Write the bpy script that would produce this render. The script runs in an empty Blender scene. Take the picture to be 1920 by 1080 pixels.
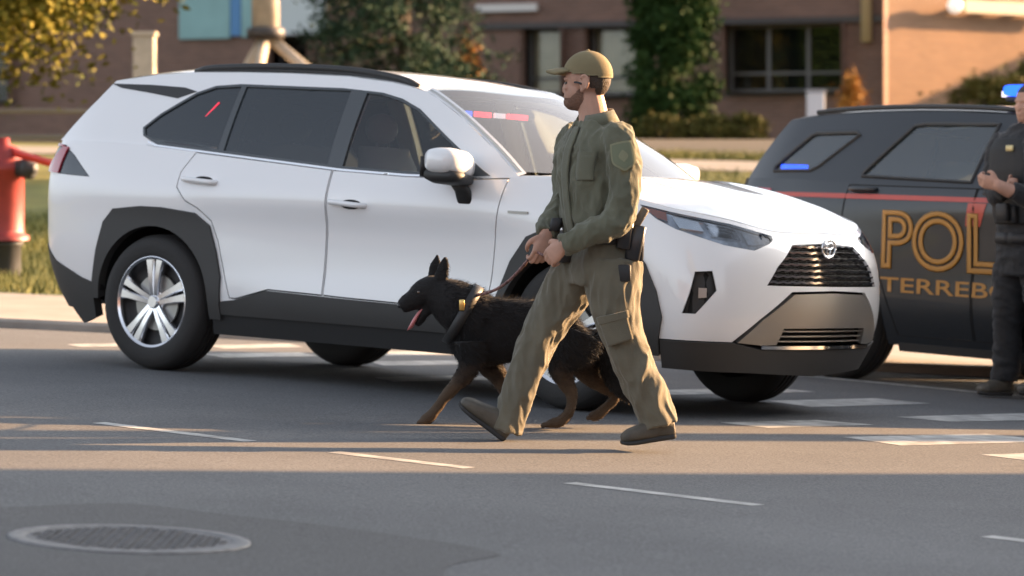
import bpy, bmesh, math, random
import numpy as np
from mathutils import Vector, Matrix, noise
from mathutils.geometry import delaunay_2d_cdt

random.seed(7)
RNG = np.random.default_rng(7)
SC = bpy.context.scene
COL = SC.collection

# ---------------------------------------------------------------- camera
F_PX, YH = 6000.0, 336.45            # focal length in photo pixels, horizon row
CAM_Z = 1.13
cam_d = bpy.data.cameras.new('camera')
cam = bpy.data.objects.new('camera', cam_d)
COL.objects.link(cam)
cam.location = (0, 0, CAM_Z)
cam.rotation_euler = (math.pi / 2, 0, 0)
cam_d.sensor_width = 36
cam_d.lens = F_PX / 1920 * 36
cam_d.shift_y = -(540 - YH) / 1920
cam_d.clip_start = 0.5
cam_d.clip_end = 2000
cam_d.dof.use_dof = True
cam_d.dof.focus_distance = 13.7
cam_d.dof.aperture_fstop = 3.2
SC.camera = cam

# ---------------------------------------------------------------- sky and sun
SUN_AZ, SUN_EL = 25.0, 14.0           # degrees behind the image plane, to the right
sd = Vector((math.cos(math.radians(SUN_AZ)) * math.cos(math.radians(SUN_EL)),
             math.sin(math.radians(SUN_AZ)) * math.cos(math.radians(SUN_EL)),
             math.sin(math.radians(SUN_EL))))
world = bpy.data.worlds.new('World')
SC.world = world
world.use_nodes = True
wn = world.node_tree
sky = wn.nodes.new('ShaderNodeTexSky')
sky.sky_type = 'NISHITA'
sky.sun_disc = False
sky.sun_elevation = math.radians(SUN_EL)
sky.sun_rotation = math.radians(90 - SUN_AZ)
sky.air_density = 0.7
sky.dust_density = 3.0
sky.ozone_density = 0.6
hs = wn.nodes.new('ShaderNodeHueSaturation'); hs.inputs['Saturation'].default_value = .42
wn.links.new(sky.outputs['Color'], hs.inputs['Color'])
wn.links.new(hs.outputs['Color'], wn.nodes['Background'].inputs['Color'])
wn.nodes['Background'].inputs['Strength'].default_value = 0.10
sun_d = bpy.data.lights.new('sun', 'SUN')
sun_d.energy = 5.0
sun_d.angle = math.radians(0.5)
sun_d.color = (1.0, 0.58, 0.27)
sun = bpy.data.objects.new('sun', sun_d)
COL.objects.link(sun)
sun.rotation_euler = sd.to_track_quat('Z', 'Y').to_euler()
SC.view_settings.view_transform = 'Standard'
SC.view_settings.look = 'None'
SC.view_settings.gamma = 1.0
SC.view_settings.exposure = 2.38

# ---------------------------------------------------------------- helpers
def tag(o, label=None, cat=None, group=None, kind=None):
    if label: o['label'] = label
    if cat: o['category'] = cat
    if group: o['group'] = group
    if kind: o['kind'] = kind
    return o

def empty(name, M=None, loc=None, rz=0.0):
    o = bpy.data.objects.new(name, None)
    COL.objects.link(o)
    if M is not None:
        mw = Matrix(M)
        o.location = mw.to_translation()
        o.rotation_euler = mw.to_3x3().to_euler()
    else:
        o.location = loc or (0, 0, 0)
        o.rotation_euler = (0, 0, rz)
    o.empty_display_size = 0.2
    return o

class MB:
    """Collects geometry for ONE mesh object."""
    def __init__(s):
        s.V, s.F, s.mi, s.n = [], [], [], 0
    def add(s, V, F, mi=0):
        V = np.asarray(V, float).reshape(-1, 3)
        s.V.append(V)
        for f in F:
            s.F.append([int(i) + s.n for i in f])
            s.mi.append(mi)
        s.n += len(V)
        return s
    def mirror_y(s):
        V = np.concatenate(s.V); n = s.n
        F0, m0 = list(s.F), list(s.mi)
        s.V.append(V * [1, -1, 1]); s.n += n
        for f, m in zip(F0, m0):
            s.F.append([i + n for i in reversed(f)]); s.mi.append(m)
        return s
    def mesh(s, name, mats, smooth=True, weld=0.0, angle=None):
        me = bpy.data.meshes.new(name)
        V = np.concatenate(s.V) if s.V else np.zeros((0, 3))
        me.from_pydata(V.tolist(), [], s.F)
        for m in (mats if isinstance(mats, (list, tuple)) else [mats]):
            me.materials.append(m)
        me.polygons.foreach_set('material_index', np.array(s.mi, dtype=np.int32))
        me.polygons.foreach_set('use_smooth', np.full(len(s.F), bool(smooth)))
        me.update()
        if weld > 0:
            bm = bmesh.new(); bm.from_mesh(me)
            bmesh.ops.remove_doubles(bm, verts=bm.verts, dist=weld)
            bm.to_mesh(me); bm.free()
        if angle is not None:
            me.set_sharp_from_angle(angle=math.radians(angle))
        return me
    def build(s, name, mats, parent=None, smooth=True, weld=0.0, angle=None, loc=None, bevel=0.0):
        o = bpy.data.objects.new(name, s.mesh(name, mats, smooth, weld, angle))
        COL.objects.link(o)
        if parent is not None: o.parent = parent
        if loc is not None: o.location = loc
        if bevel > 0:
            md = o.modifiers.new('bevel', 'BEVEL'); md.width = bevel; md.segments = 2; md.limit_method = 'ANGLE'
        return o

BOXF = [(0, 3, 2, 1), (4, 5, 6, 7), (0, 1, 5, 4), (1, 2, 6, 5), (2, 3, 7, 6), (3, 0, 4, 7)]
def box(c, s, rz=0.0, R3=None):
    x, y, z = [k / 2 for k in s]
    V = np.array([(-x, -y, -z), (x, -y, -z), (x, y, -z), (-x, y, -z), (-x, -y, z), (x, -y, z), (x, y, z), (-x, y, z)])
    if rz: V = V @ rotz(rz).T
    if R3 is not None: V = V @ np.asarray(R3).T
    return V + np.asarray(c, float), BOXF

def rotz(a):
    c, s = math.cos(a), math.sin(a)
    return np.array([[c, -s, 0], [s, c, 0], [0, 0, 1.0]])

def frame_from(d, up=(0, 0, 1)):
    d = np.asarray(d, float); d = d / np.linalg.norm(d)
    up = np.asarray(up, float)
    if abs(d @ up) > 0.97: up = np.array([1.0, 0, 0])
    a = np.cross(up, d); a /= np.linalg.norm(a)
    return a, np.cross(d, a), d

def loft(secs, n=20, caps=True, power=2.0):
    """secs: list of (centre, axis_a*ra, axis_b*rb[, power]) -> closed tube of (super)ellipse rings."""
    V, F = [], []
    th = np.linspace(0, 2 * np.pi, n, endpoint=False)
    for sct in secs:
        c, a, b = [np.asarray(k, float) for k in sct[:3]]
        p = sct[3] if len(sct) > 3 else power
        ct, st = np.cos(th), np.sin(th)
        ct = np.sign(ct) * np.abs(ct) ** (2 / p); st = np.sign(st) * np.abs(st) ** (2 / p)
        V.append(c + ct[:, None] * a + st[:, None] * b)
    m = len(secs)
    for i in range(m - 1):
        for j in range(n):
            k = (j + 1) % n
            F.append((i * n + j, i * n + k, (i + 1) * n + k, (i + 1) * n + j))
    V = np.concatenate(V)
    if caps:
        F.append(tuple(range(n - 1, -1, -1))); F.append(tuple(range((m - 1) * n, m * n)))
    return V, F

def resample(P, k):
    """Catmull-Rom subdivision of a polyline (rows may carry extra columns such as radii)."""
    P = np.asarray(P, float)
    t = np.arange(len(P)); q = np.linspace(0, len(P) - 1, (len(P) - 1) * k + 1)
    return basis(t, q) @ P

def tube(P, r, n=10, k=1, up=(0, 0, 1), flat=1.0):
    """Round tube along the polyline P with radius r (scalar or per point)."""
    P = np.asarray(P, float)
    r = np.full(len(P), r, float) if np.isscalar(r) else np.asarray(r, float)
    if k > 1:
        Q = resample(np.column_stack([P, r]), k); P, r = Q[:, :3], Q[:, 3]
    secs, a0 = [], None
    for i in range(len(P)):
        d = P[min(i + 1, len(P) - 1)] - P[max(i - 1, 0)]
        if a0 is None:
            a, b, _ = frame_from(d, up)
        else:
            d = d / np.linalg.norm(d)
            a = a0 - d * (a0 @ d); a /= np.linalg.norm(a); b = np.cross(d, a)
        a0 = a
        secs.append((P[i], a * r[i], b * r[i] * flat))
    return loft(secs, n)

def lathe(prof, n=32, axis='y'):
    """prof: list of (radius, height) turned about an axis; open profile."""
    V, F = [], []
    th = np.linspace(0, 2 * np.pi, n, endpoint=False)
    for r, h in prof:
        c, s = r * np.cos(th), r * np.sin(th)
        hh = np.full(n, h)
        V.append(np.column_stack({'y': (c, hh, s), 'z': (c, s, hh), 'x': (hh, c, s)}[axis]))
    m = len(prof)
    for i in range(m - 1):
        for j in range(n):
            k = (j + 1) % n
            q = (i * n + j, i * n + k, (i + 1) * n + k, (i + 1) * n + j)
            F.append(q if axis != 'y' else q[::-1])
    return np.concatenate(V), F

def ellipsoid(c, r, n=18, m=12, R3=None):
    prof = [(math.sin(a), -math.cos(a)) for a in np.linspace(0.02, math.pi - 0.02, m)]
    V, F = lathe(prof, n, 'z')
    F = F + [tuple(range(n - 1, -1, -1)), tuple(range((m - 1) * n, m * n))]
    V = V * np.asarray(r)
    if R3 is not None: V = V @ np.asarray(R3).T
    return V + np.asarray(c, float), F

def basis(kn, t):
    kn = np.asarray(kn, float); t = np.clip(np.asarray(t, float), kn[0], kn[-1]); n = len(kn)
    D = np.zeros((n, n))
    for i in range(n):
        a, b = max(i - 1, 0), min(i + 1, n - 1)
        D[i, b] += 1 / (kn[b] - kn[a]); D[i, a] -= 1 / (kn[b] - kn[a])
    i = np.clip(np.searchsorted(kn, t, side='right') - 1, 0, n - 2)
    h = kn[i + 1] - kn[i]; s = (t - kn[i]) / h
    W = np.zeros((len(t), n)); r = np.arange(len(t))
    W[r, i] += 2 * s**3 - 3 * s**2 + 1; W[r, i + 1] += -2 * s**3 + 3 * s**2
    W += ((s**3 - 2 * s**2 + s) * h)[:, None] * D[i] + ((s**3 - s**2) * h)[:, None] * D[i + 1]
    return W

def inside(poly, P):
    poly = np.asarray(poly); x, y = P[:, 0], P[:, 1]
    r = np.zeros(len(P), bool); j = len(poly) - 1
    for i in range(len(poly)):
        xi, yi = poly[i]; xj, yj = poly[j]
        c = ((yi > y) != (yj > y))
        with np.errstate(divide='ignore', invalid='ignore'):
            r ^= c & (x < (xj - xi) * (y - yi) / (yj - yi + 1e-15) + xi)
        j = i
    return r

def dens(poly, step):
    """Insert points so that no edge of the closed polygon is longer than step."""
    out = []
    for i in range(len(poly)):
        a, b = np.asarray(poly[i], float), np.asarray(poly[(i + 1) % len(poly)], float)
        k = max(1, int(math.ceil(np.linalg.norm(b - a) / step)))
        for q in range(k): out.append(a + (b - a) * q / k)
    return np.array(out)

def inset(poly, d):
    """Shrink a closed polygon by d (grow it for d < 0)."""
    P = np.asarray(poly, float); n = len(P)
    area = 0.5 * np.sum(P[:, 0] * np.roll(P[:, 1], -1) - np.roll(P[:, 0], -1) * P[:, 1])
    sg = 1 if area > 0 else -1
    out = []
    for i in range(n):
        a, b, c = P[i - 1], P[i], P[(i + 1) % n]
        e1 = (b - a) / (np.linalg.norm(b - a) + 1e-12); e2 = (c - b) / (np.linalg.norm(c - b) + 1e-12)
        n1 = np.array([-e1[1], e1[0]]) * sg; n2 = np.array([-e2[1], e2[0]]) * sg
        m = n1 + n2; q = 1 + n1 @ n2
        out.append(b + m * d / max(q, 0.35))
    return np.array(out)

def smooth_poly(P, k=4):
    """Round a closed polygon (Catmull-Rom)."""
    P = np.asarray(P, float); n = len(P)
    Q = np.concatenate([P[-2:], P, P[:3]])
    t = np.arange(len(Q)); q = np.linspace(2, n + 2, n * k, endpoint=False)
    return basis(t, q) @ Q

def panel(surf, poly, off=0.0, grid=0.05, lip=0.012, holes=(), flip=False, nolip=None):
    """A piece of the surface surf(t, z) cut along poly, with turned-in edges."""
    poly = dens(poly, grid * 0.8); holes = [dens(h, grid * 0.8) for h in holes]
    lo, hi = poly.min(0), poly.max(0)
    g = np.stack(np.meshgrid(np.arange(lo[0] + grid / 2, hi[0], grid), np.arange(lo[1] + grid / 2, hi[1], grid), indexing='ij'), -1).reshape(-1, 2)
    g = g + 1e-4 * np.sin(g[:, ::-1] * 137.0)
    ok = inside(poly, g)
    for h in holes: ok &= ~inside(h, g)
    allb = np.concatenate([poly] + holes)
    g = g[ok]
    if len(g):
        dm = np.sqrt(((g[:, None, :] - allb[None]) ** 2).sum(-1)).min(1)
        g = g[dm > grid * 0.35]
    pts = [Vector(p) for p in np.concatenate([allb, g])]
    edges, k = [], 0
    for lp in [poly] + holes:
        n = len(lp); edges += [(k + i, k + (i + 1) % n) for i in range(n)]; k += n
    v2, e2, f2, ov, oe, of = delaunay_2d_cdt(pts, edges, [], 0, 1e-6)
    v2 = np.array([tuple(v) for v in v2]); f2 = np.array([f for f in f2 if len(f) == 3])
    cen = v2[f2].mean(1); ok = inside(poly, cen)
    for h in holes: ok &= ~inside(h, cen)
    f2 = f2[ok]
    # orient counter-clockwise in (t, z)
    a, b, c = v2[f2[:, 0]], v2[f2[:, 1]], v2[f2[:, 2]]
    s = (b[:, 0] - a[:, 0]) * (c[:, 1] - a[:, 1]) - (b[:, 1] - a[:, 1]) * (c[:, 0] - a[:, 0])
    f2[s < 0] = f2[s < 0][:, ::-1]
    e = 1e-3
    P = surf(v2[:, 0], v2[:, 1])
    dt = surf(v2[:, 0] + e, v2[:, 1]) - surf(v2[:, 0] - e, v2[:, 1])
    dz = surf(v2[:, 0], v2[:, 1] + e) - surf(v2[:, 0], v2[:, 1] - e)
    N = np.cross(dt, dz); N /= np.linalg.norm(N, axis=1)[:, None] + 1e-12
    P = P + N * (off(v2) [:, None] if callable(off) else off)
    V = [P]; F = [tuple(f) for f in f2]
    if lip > 0:
        cnt = {}
        for f in f2:
            for i in range(3):
                q = (f[i], f[(i + 1) % 3]); cnt[q] = 1
        bnd = [q for q in cnt if (q[1], q[0]) not in cnt]
        if nolip is not None: bnd = [q for q in bnd if not (nolip(v2[q[0]]) and nolip(v2[q[1]]))]
        m = len(P); extra = []
        for i, (a, b) in enumerate(bnd):
            extra += [P[a], P[b], P[b] - N[b] * lip, P[a] - N[a] * lip]
            F.append((m + 4 * i + 1, m + 4 * i, m + 4 * i + 3, m + 4 * i + 2))
        if extra: V.append(np.array(extra))
    if flip: F = [f[::-1] for f in F]
    return np.concatenate(V), F

def patch(fn, nu, nv, flip=False):
    """Grid patch fn(u, v) for u, v in [0, 1] (vectorised)."""
    U, W = np.meshgrid(np.linspace(0, 1, nu + 1), np.linspace(0, 1, nv + 1), indexing='ij')
    P = fn(U.ravel(), W.ravel())
    F = []
    for i in range(nu):
        for j in range(nv):
            a = i * (nv + 1) + j
            q = (a, a + nv + 1, a + nv + 2, a + 1)
            F.append(q[::-1] if flip else q)
    return P, F

def lerp_tab(tab, x):
    tab = np.asarray(tab, float); return basis(tab[:, 0], np.atleast_1d(x)) @ tab[:, 1]

def fuse(parts, voxel, smooth_it=4, disp=None):
    """Unite closed shapes into one continuous skin (voxel remesh + smoothing); returns a mesh datablock."""
    mb = MB()
    for V, F in parts: mb.add(V, F)
    o = mb.build('tmp', [], None)
    md = o.modifiers.new('r', 'REMESH'); md.mode = 'VOXEL'; md.voxel_size = voxel; md.use_smooth_shade = True
    if smooth_it:
        m2 = o.modifiers.new('s', 'SMOOTH'); m2.iterations = smooth_it; m2.factor = 0.5
    dg = bpy.context.evaluated_depsgraph_get()
    me = bpy.data.meshes.new_from_object(o.evaluated_get(dg))
    bpy.data.objects.remove(o)
    if disp is not None:
        n = len(me.vertices)
        co = np.zeros(n * 3); me.vertices.foreach_get('co', co); co = co.reshape(-1, 3)
        nn = np.zeros(n * 3); me.vertices.foreach_get('normal', nn); nn = nn.reshape(-1, 3)
        co = co + nn * disp(co, nn)[:, None]
        me.vertices.foreach_set('co', co.ravel()); me.update()
    me.polygons.foreach_set('use_smooth', np.ones(len(me.polygons), bool))
    return me

def mesh_obj(name, me, mat, parent=None):
    me.materials.clear()
    for m in (mat if isinstance(mat, (list, tuple)) else [mat]): me.materials.append(m)
    me.name = name
    o = bpy.data.objects.new(name, me); COL.objects.link(o)
    if parent is not None: o.parent = parent
    return o

def nz(P, scale, seed=0.0):
    return np.array([noise.noise(Vector((p[0] * scale + seed, p[1] * scale - seed, p[2] * scale + 2 * seed))) for p in P])

# ---------------------------------------------------------------- materials
def mat(name, base=(.5, .5, .5), rough=.5, metal=0.0, coat=0.0, var=0.0, vscale=5.0, bump=0.0, bscale=80.0,
        spec=.5, emit=None, estr=0.0, sheen=0.0, stretch=None, base2=None, detail=4.0):
    m = bpy.data.materials.new(name); m.use_nodes = True
    nt = m.node_tree; b = nt.nodes['Principled BSDF']
    b.inputs['Base Color'].default_value = (*base, 1)
    b.inputs['Roughness'].default_value = rough
    b.inputs['Metallic'].default_value = metal
    b.inputs['Coat Weight'].default_value = coat
    b.inputs['Coat Roughness'].default_value = .04
    b.inputs['Specular IOR Level'].default_value = spec
    if sheen: b.inputs['Sheen Weight'].default_value = sheen
    if emit:
        b.inputs['Emission Color'].default_value = (*emit, 1); b.inputs['Emission Strength'].default_value = estr
    if var or bump or base2:
        tc = nt.nodes.new('ShaderNodeTexCoord'); src = tc.outputs['Object']
        if stretch:
            mp = nt.nodes.new('ShaderNodeMapping'); mp.inputs['Scale'].default_value = stretch
            nt.links.new(src, mp.inputs['Vector']); src = mp.outputs['Vector']
        if var or base2:
            n = nt.nodes.new('ShaderNodeTexNoise'); n.inputs['Scale'].default_value = vscale; n.inputs['Detail'].default_value = detail
            nt.links.new(src, n.inputs['Vector'])
            r = nt.nodes.new('ShaderNodeValToRGB')
            lo = tuple(c * (1 - var) for c in base); hi = base2 or tuple(min(1, c * (1 + var)) for c in base)
            r.color_ramp.elements[0].position = .32; r.color_ramp.elements[1].position = .68
            r.color_ramp.elements[0].color = (*lo, 1); r.color_ramp.elements[1].color = (*hi, 1)
            nt.links.new(n.outputs['Fac'], r.inputs['Fac']); nt.links.new(r.outputs['Color'], b.inputs['Base Color'])
        if bump:
            n2 = nt.nodes.new('ShaderNodeTexNoise'); n2.inputs['Scale'].default_value = bscale; n2.inputs['Detail'].default_value = 3
            nt.links.new(src, n2.inputs['Vector'])
            bp = nt.nodes.new('ShaderNodeBump'); bp.inputs['Strength'].default_value = bump; bp.inputs['Distance'].default_value = .01
            nt.links.new(n2.outputs['Fac'], bp.inputs['Height']); nt.links.new(bp.outputs['Normal'], b.inputs['Normal'])
    return m

def glass_mat(name, tint, opacity, rough=.02, body=(.01, .012, .014), ior=1.6):
    """Tinted pane: part clear, part dark film, with a glossy coat on top."""
    m = bpy.data.materials.new(name); m.use_nodes = True
    nt = m.node_tree; nt.nodes.clear()
    out = nt.nodes.new('ShaderNodeOutputMaterial')
    tr = nt.nodes.new('ShaderNodeBsdfTransparent'); tr.inputs['Color'].default_value = (*tint, 1)
    df = nt.nodes.new('ShaderNodeBsdfDiffuse'); df.inputs['Color'].default_value = (*body, 1)
    gl = nt.nodes.new('ShaderNodeBsdfGlossy'); gl.inputs['Roughness'].default_value = rough
    gl.inputs['Color'].default_value = (.95, .97, 1, 1)
    m1 = nt.nodes.new('ShaderNodeMixShader'); m1.inputs['Fac'].default_value = opacity
    fr = nt.nodes.new('ShaderNodeFresnel'); fr.inputs['IOR'].default_value = ior
    m2 = nt.nodes.new('ShaderNodeMixShader')
    nt.links.new(tr.outputs[0], m1.inputs[1]); nt.links.new(df.outputs[0], m1.inputs[2])
    nt.links.new(fr.outputs[0], m2.inputs['Fac'])
    nt.links.new(m1.outputs[0], m2.inputs[1]); nt.links.new(gl.outputs[0], m2.inputs[2])
    nt.links.new(m2.outputs[0], out.inputs['Surface'])
    return m

M_white = mat('white_paint', (.77, .77, .765), .35, coat=1.0)
M_black = mat('black_plastic', (.022, .022, .022), .55, bump=.08, bscale=300)
M_clad = mat('grey_cladding', (.036, .035, .033), .62, bump=.1, bscale=260)
M_gap = mat('shadow_gap', (.006, .006, .006), .9)
M_chrome = mat('chrome', (.80, .80, .80), .08, metal=1)
M_silver = mat('silver_trim', (.30, .29, .27), .34, metal=.7)
M_alloy = mat('alloy', (.72, .72, .74), .2, metal=1, coat=.3)
M_rubber = mat('tyre_rubber', (.022, .021, .020), .8, bump=.2, bscale=60)
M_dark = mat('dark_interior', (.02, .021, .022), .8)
M_seat = mat('seat_fabric', (.15, .145, .14), .9)
M_gloss = mat('gloss_black_trim', (.045, .052, .056), .25, coat=.4)
M_priv = glass_mat('privacy_glass', (.14, .17, .19), .55, body=(.036, .045, .050))
M_front_glass = glass_mat('side_glass', (.80, .88, .85), .06, body=(.14, .155, .15), ior=1.55)
M_wind = glass_mat('windshield_glass', (.66, .74, .72), .15, body=(.36, .38, .375), ior=2.0)
M_red_lens = mat('red_lens', (.35, .012, .03), .12, coat=1)
M_clear = mat('headlight_lens', (.50, .53, .57), .15, metal=.4, coat=1, var=.4, vscale=18)
M_amber = mat('amber_marker', (.5, .16, .08), .2, coat=1)
# ---------------------------------------------------------------- terrain
CURB_Y = 20.75
def sstep(a, b, x):
    t = np.clip((x - a) / (b - a), 0, 1); return t * t * (3 - 2 * t)
def road_z(X, Y):
    X = np.asarray(X, float); Y = np.asarray(Y, float)
    Xs = 9 * np.tanh(X / 9)                    # the cross slope eases off away from the crossing
    Ys = np.clip(Y, -5, 60)
    return CAM_Z - 1.0908 - .0492 * (Xs + .3231) - .0046 * (Ys - 16.967) - .05 * sstep(15.8, 12.0, Y)
def curb_y(X): return CURB_Y - .05 * np.asarray(X, float)
def land_z(X, Y):
    """Pavement and lawn beyond the kerb: a kerb step, then a bank up to the buildings."""
    d = np.asarray(Y, float) - curb_y(X)
    z = road_z(X, curb_y(X)) + .055 + .012 * np.clip(d, 0, 3.2)
    bank = sstep(2.5, 36, d) * 1.62
    level = CAM_Z + .02 + .0 * d
    k = sstep(6, 36, d)
    return z + bank * (1 - k) + k * (CAM_Z + .66 - z)
def on_road(u, v):
    """Ground point seen at photo pixel (u, v)."""
    Y = 14.0
    for _ in range(40):
        X = (u - 960) / F_PX * Y
        z = float(road_z(X, Y)) - CAM_Z
        Y = -z * F_PX / (v - YH)
    return np.array([(u - 960) / F_PX * Y, Y])

def sheet(xs, ys, zf, off=0.0):
    X, Y = np.meshgrid(xs, ys, indexing='ij'); z = zf(X, Y) + off
    V = np.column_stack([X.ravel(), Y.ravel(), z.ravel()])
    n, m = len(xs), len(ys); F = []
    for i in range(n - 1):
        for j in range(m - 1):
            a = i * m + j; F.append((a, a + m, a + m + 1, a + 1))
    return V, F

M_asphalt = bpy.data.materials.new('asphalt'); M_asphalt.use_nodes = True
def _asphalt(m, c0, c1, c2):
    nt = m.node_tree; b = nt.nodes['Principled BSDF']; N = nt.nodes.new; L = nt.links.new
    tc = N('ShaderNodeTexCoord')
    big = N('ShaderNodeTexNoise'); big.inputs['Scale'].default_value = .55; big.inputs['Detail'].default_value = 5; big.inputs['Roughness'].default_value = .6
    fine = N('ShaderNodeTexNoise'); fine.inputs['Scale'].default_value = 90; fine.inputs['Detail'].default_value = 2
    L(tc.outputs['Object'], big.inputs['Vector']); L(tc.outputs['Object'], fine.inputs['Vector'])
    r = N('ShaderNodeValToRGB'); e = r.color_ramp.elements
    e[0].position = .3; e[0].color = (*c0, 1); e[1].position = .7; e[1].color = (*c1, 1)
    L(big.outputs['Fac'], r.inputs['Fac'])
    r2 = N('ShaderNodeValToRGB'); e = r2.color_ramp.elements
    e[0].position = .35; e[0].color = (.62, .62, .62, 1); e[1].position = .7; e[1].color = (1.35, 1.35, 1.35, 1)
    L(fine.outputs['Fac'], r2.inputs['Fac'])
    mx = N('ShaderNodeMixRGB'); mx.blend_type = 'MULTIPLY'; mx.inputs['Fac'].default_value = 1
    L(r.outputs['Color'], mx.inputs[1]); L(r2.outputs['Color'], mx.inputs[2])
    # cracks
    vo = N('ShaderNodeTexVoronoi'); vo.feature = 'DISTANCE_TO_EDGE'; vo.inputs['Scale'].default_value = .32
    wn_ = N('ShaderNodeTexNoise'); wn_.inputs['Scale'].default_value = 2.2; wn_.inputs['Detail'].default_value = 4
    va = N('ShaderNodeMixRGB'); va.inputs['Fac'].default_value = .18
    L(tc.outputs['Object'], va.inputs[1]); L(tc.outputs['Object'], wn_.inputs['Vector']); L(wn_.outputs['Color'], va.inputs[2]); L(va.outputs['Color'], vo.inputs['Vector'])
    cr = N('ShaderNodeValToRGB'); e = cr.color_ramp.elements
    e[0].position = .0; e[0].color = (.55, .55, .55, 1); e[1].position = .006; e[1].color = (1, 1, 1, 1)
    L(vo.outputs['Distance'], cr.inputs['Fac'])
    m3 = N('ShaderNodeMixRGB'); m3.blend_type = 'MULTIPLY'; m3.inputs['Fac'].default_value = c2
    L(mx.outputs['Color'], m3.inputs[1]); L(cr.outputs['Color'], m3.inputs[2])
    L(m3.outputs['Color'], b.inputs['Base Color'])
    b.inputs['Roughness'].default_value = .85
    bp = N('ShaderNodeBump'); bp.inputs['Strength'].default_value = .35; bp.inputs['Distance'].default_value = .006
    L(fine.outputs['Fac'], bp.inputs['Height']); L(bp.outputs['Normal'], b.inputs['Normal'])
_asphalt(M_asphalt, (.078, .081, .085), (.120, .124, .128), .10)
M_patch = bpy.data.materials.new('asphalt_patch'); M_patch.use_nodes = True
_asphalt(M_patch, (.062, .063, .065), (.080, .081, .083), .0)
M_conc = mat('concrete', (.26, .235, .205), .85, var=.12, vscale=3, bump=.1, bscale=90)
M_paint = mat('road_paint', (.35, .35, .338), .75, var=.35, vscale=9, bump=.15, bscale=120)
M_lawn = mat('lawn', (.115, .14, .028), .95, var=.4, vscale=1.2, bump=.6, bscale=30, base2=(.20, .195, .04))
M_grass = mat('grass_blades', (.08, .11, .022), .8, base2=(.19, .18, .04), vscale=1.5, var=.3)

xs = np.concatenate([np.linspace(-400, -30, 12), np.linspace(-25, 25, 101), np.linspace(30, 400, 12)])
ys = np.concatenate([np.linspace(-60, 6, 14), np.linspace(7, 24, 69)])
# base ground beyond the kerb, reaching the horizon
yl = np.concatenate([np.linspace(0, 8, 33), np.linspace(9, 45, 37), np.linspace(50, 900, 14)])
def land_sheet(x0, x1, d0, d1, off, nx=100, nd=30):
    q = np.linspace(x0, x1, nx + 1); dd = np.linspace(d0, d1, nd + 1)
    X, D = np.meshgrid(q, dd, indexing='ij'); Y = curb_y(X) + D
    V = np.column_stack([X.ravel(), Y.ravel(), (land_z(X, Y) + off).ravel()])
    m = nd + 1; F = [(i * m + j, (i + 1) * m + j, (i + 1) * m + j + 1, i * m + j + 1) for i in range(nx) for j in range(nd)]
    return V, F
X, D = np.meshgrid(xs, yl, indexing='ij'); Y = curb_y(np.clip(X, -60, 60)) + D
m_ = len(yl)
mb = MB().add(np.column_stack([X.ravel(), Y.ravel(), land_z(np.clip(X, -60, 60), Y).ravel() - .004]),
              [(i * m_ + j, (i + 1) * m_ + j, (i + 1) * m_ + j + 1, i * m_ + j + 1) for i in range(len(xs) - 1) for j in range(m_ - 1)])
tag(mb.build('ground', M_lawn), kind='structure')
V, F = sheet(xs, ys, road_z)
tag(MB().add(V, F).build('road', M_asphalt), kind='structure')
# pavement and kerb
V, F = land_sheet(-40, 40, .16, 3.1, .002)
tag(MB().add(V, F).build('pavement', M_conc), kind='structure')
q = np.linspace(-40, 40, 161); cy = curb_y(q); zr = road_z(q, cy) - .05; zt = land_z(q, cy) + .006
kv = np.concatenate([np.column_stack([q, cy - .015, zr]), np.column_stack([q, cy - .015, zt - .02]), np.column_stack([q, cy + .005, zt]), np.column_stack([q, cy + .158, zt])])
n_ = len(q); kf = [(r * n_ + i, r * n_ + i + 1, (r + 1) * n_ + i + 1, (r + 1) * n_ + i) for r in range(3) for i in range(n_ - 1)]
M_kerb = mat('kerb_concrete', (.30, .275, .245), .85, var=.18, vscale=4)
tag(MB().add(kv, kf).build('kerb', M_kerb, angle=40), kind='structure')

def flat_marks(quads, off=.0018):
    mb = MB()
    for qd in quads:
        qd = np.asarray(qd, float)
        V, F = [], []
        nu, nv = 12, 4
        for i in range(nu + 1):
            for j in range(nv + 1):
                a = qd[0] + (qd[1] - qd[0]) * i / nu; b = qd[3] + (qd[2] - qd[3]) * i / nu
                V.append(a + (b - a) * j / nv)
        V = np.array(V)
        F = [(i * (nv + 1) + j, (i + 1) * (nv + 1) + j, (i + 1) * (nv + 1) + j + 1, i * (nv + 1) + j + 1) for i in range(nu) for j in range(nv)]
        mb.add(np.column_stack([V, road_z(V[:, 0], V[:, 1]) + off]), F)
    return mb

def px_quad(pts): return [on_road(*p) for p in pts]
def line_quad(p0, p1, w):
    a, b = on_road(*p0), on_road(*p1); d = (b - a) / np.linalg.norm(b - a); n = np.array([-d[1], d[0]]) * w / 2
    return [a - n, b - n, b + n, a + n]
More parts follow.
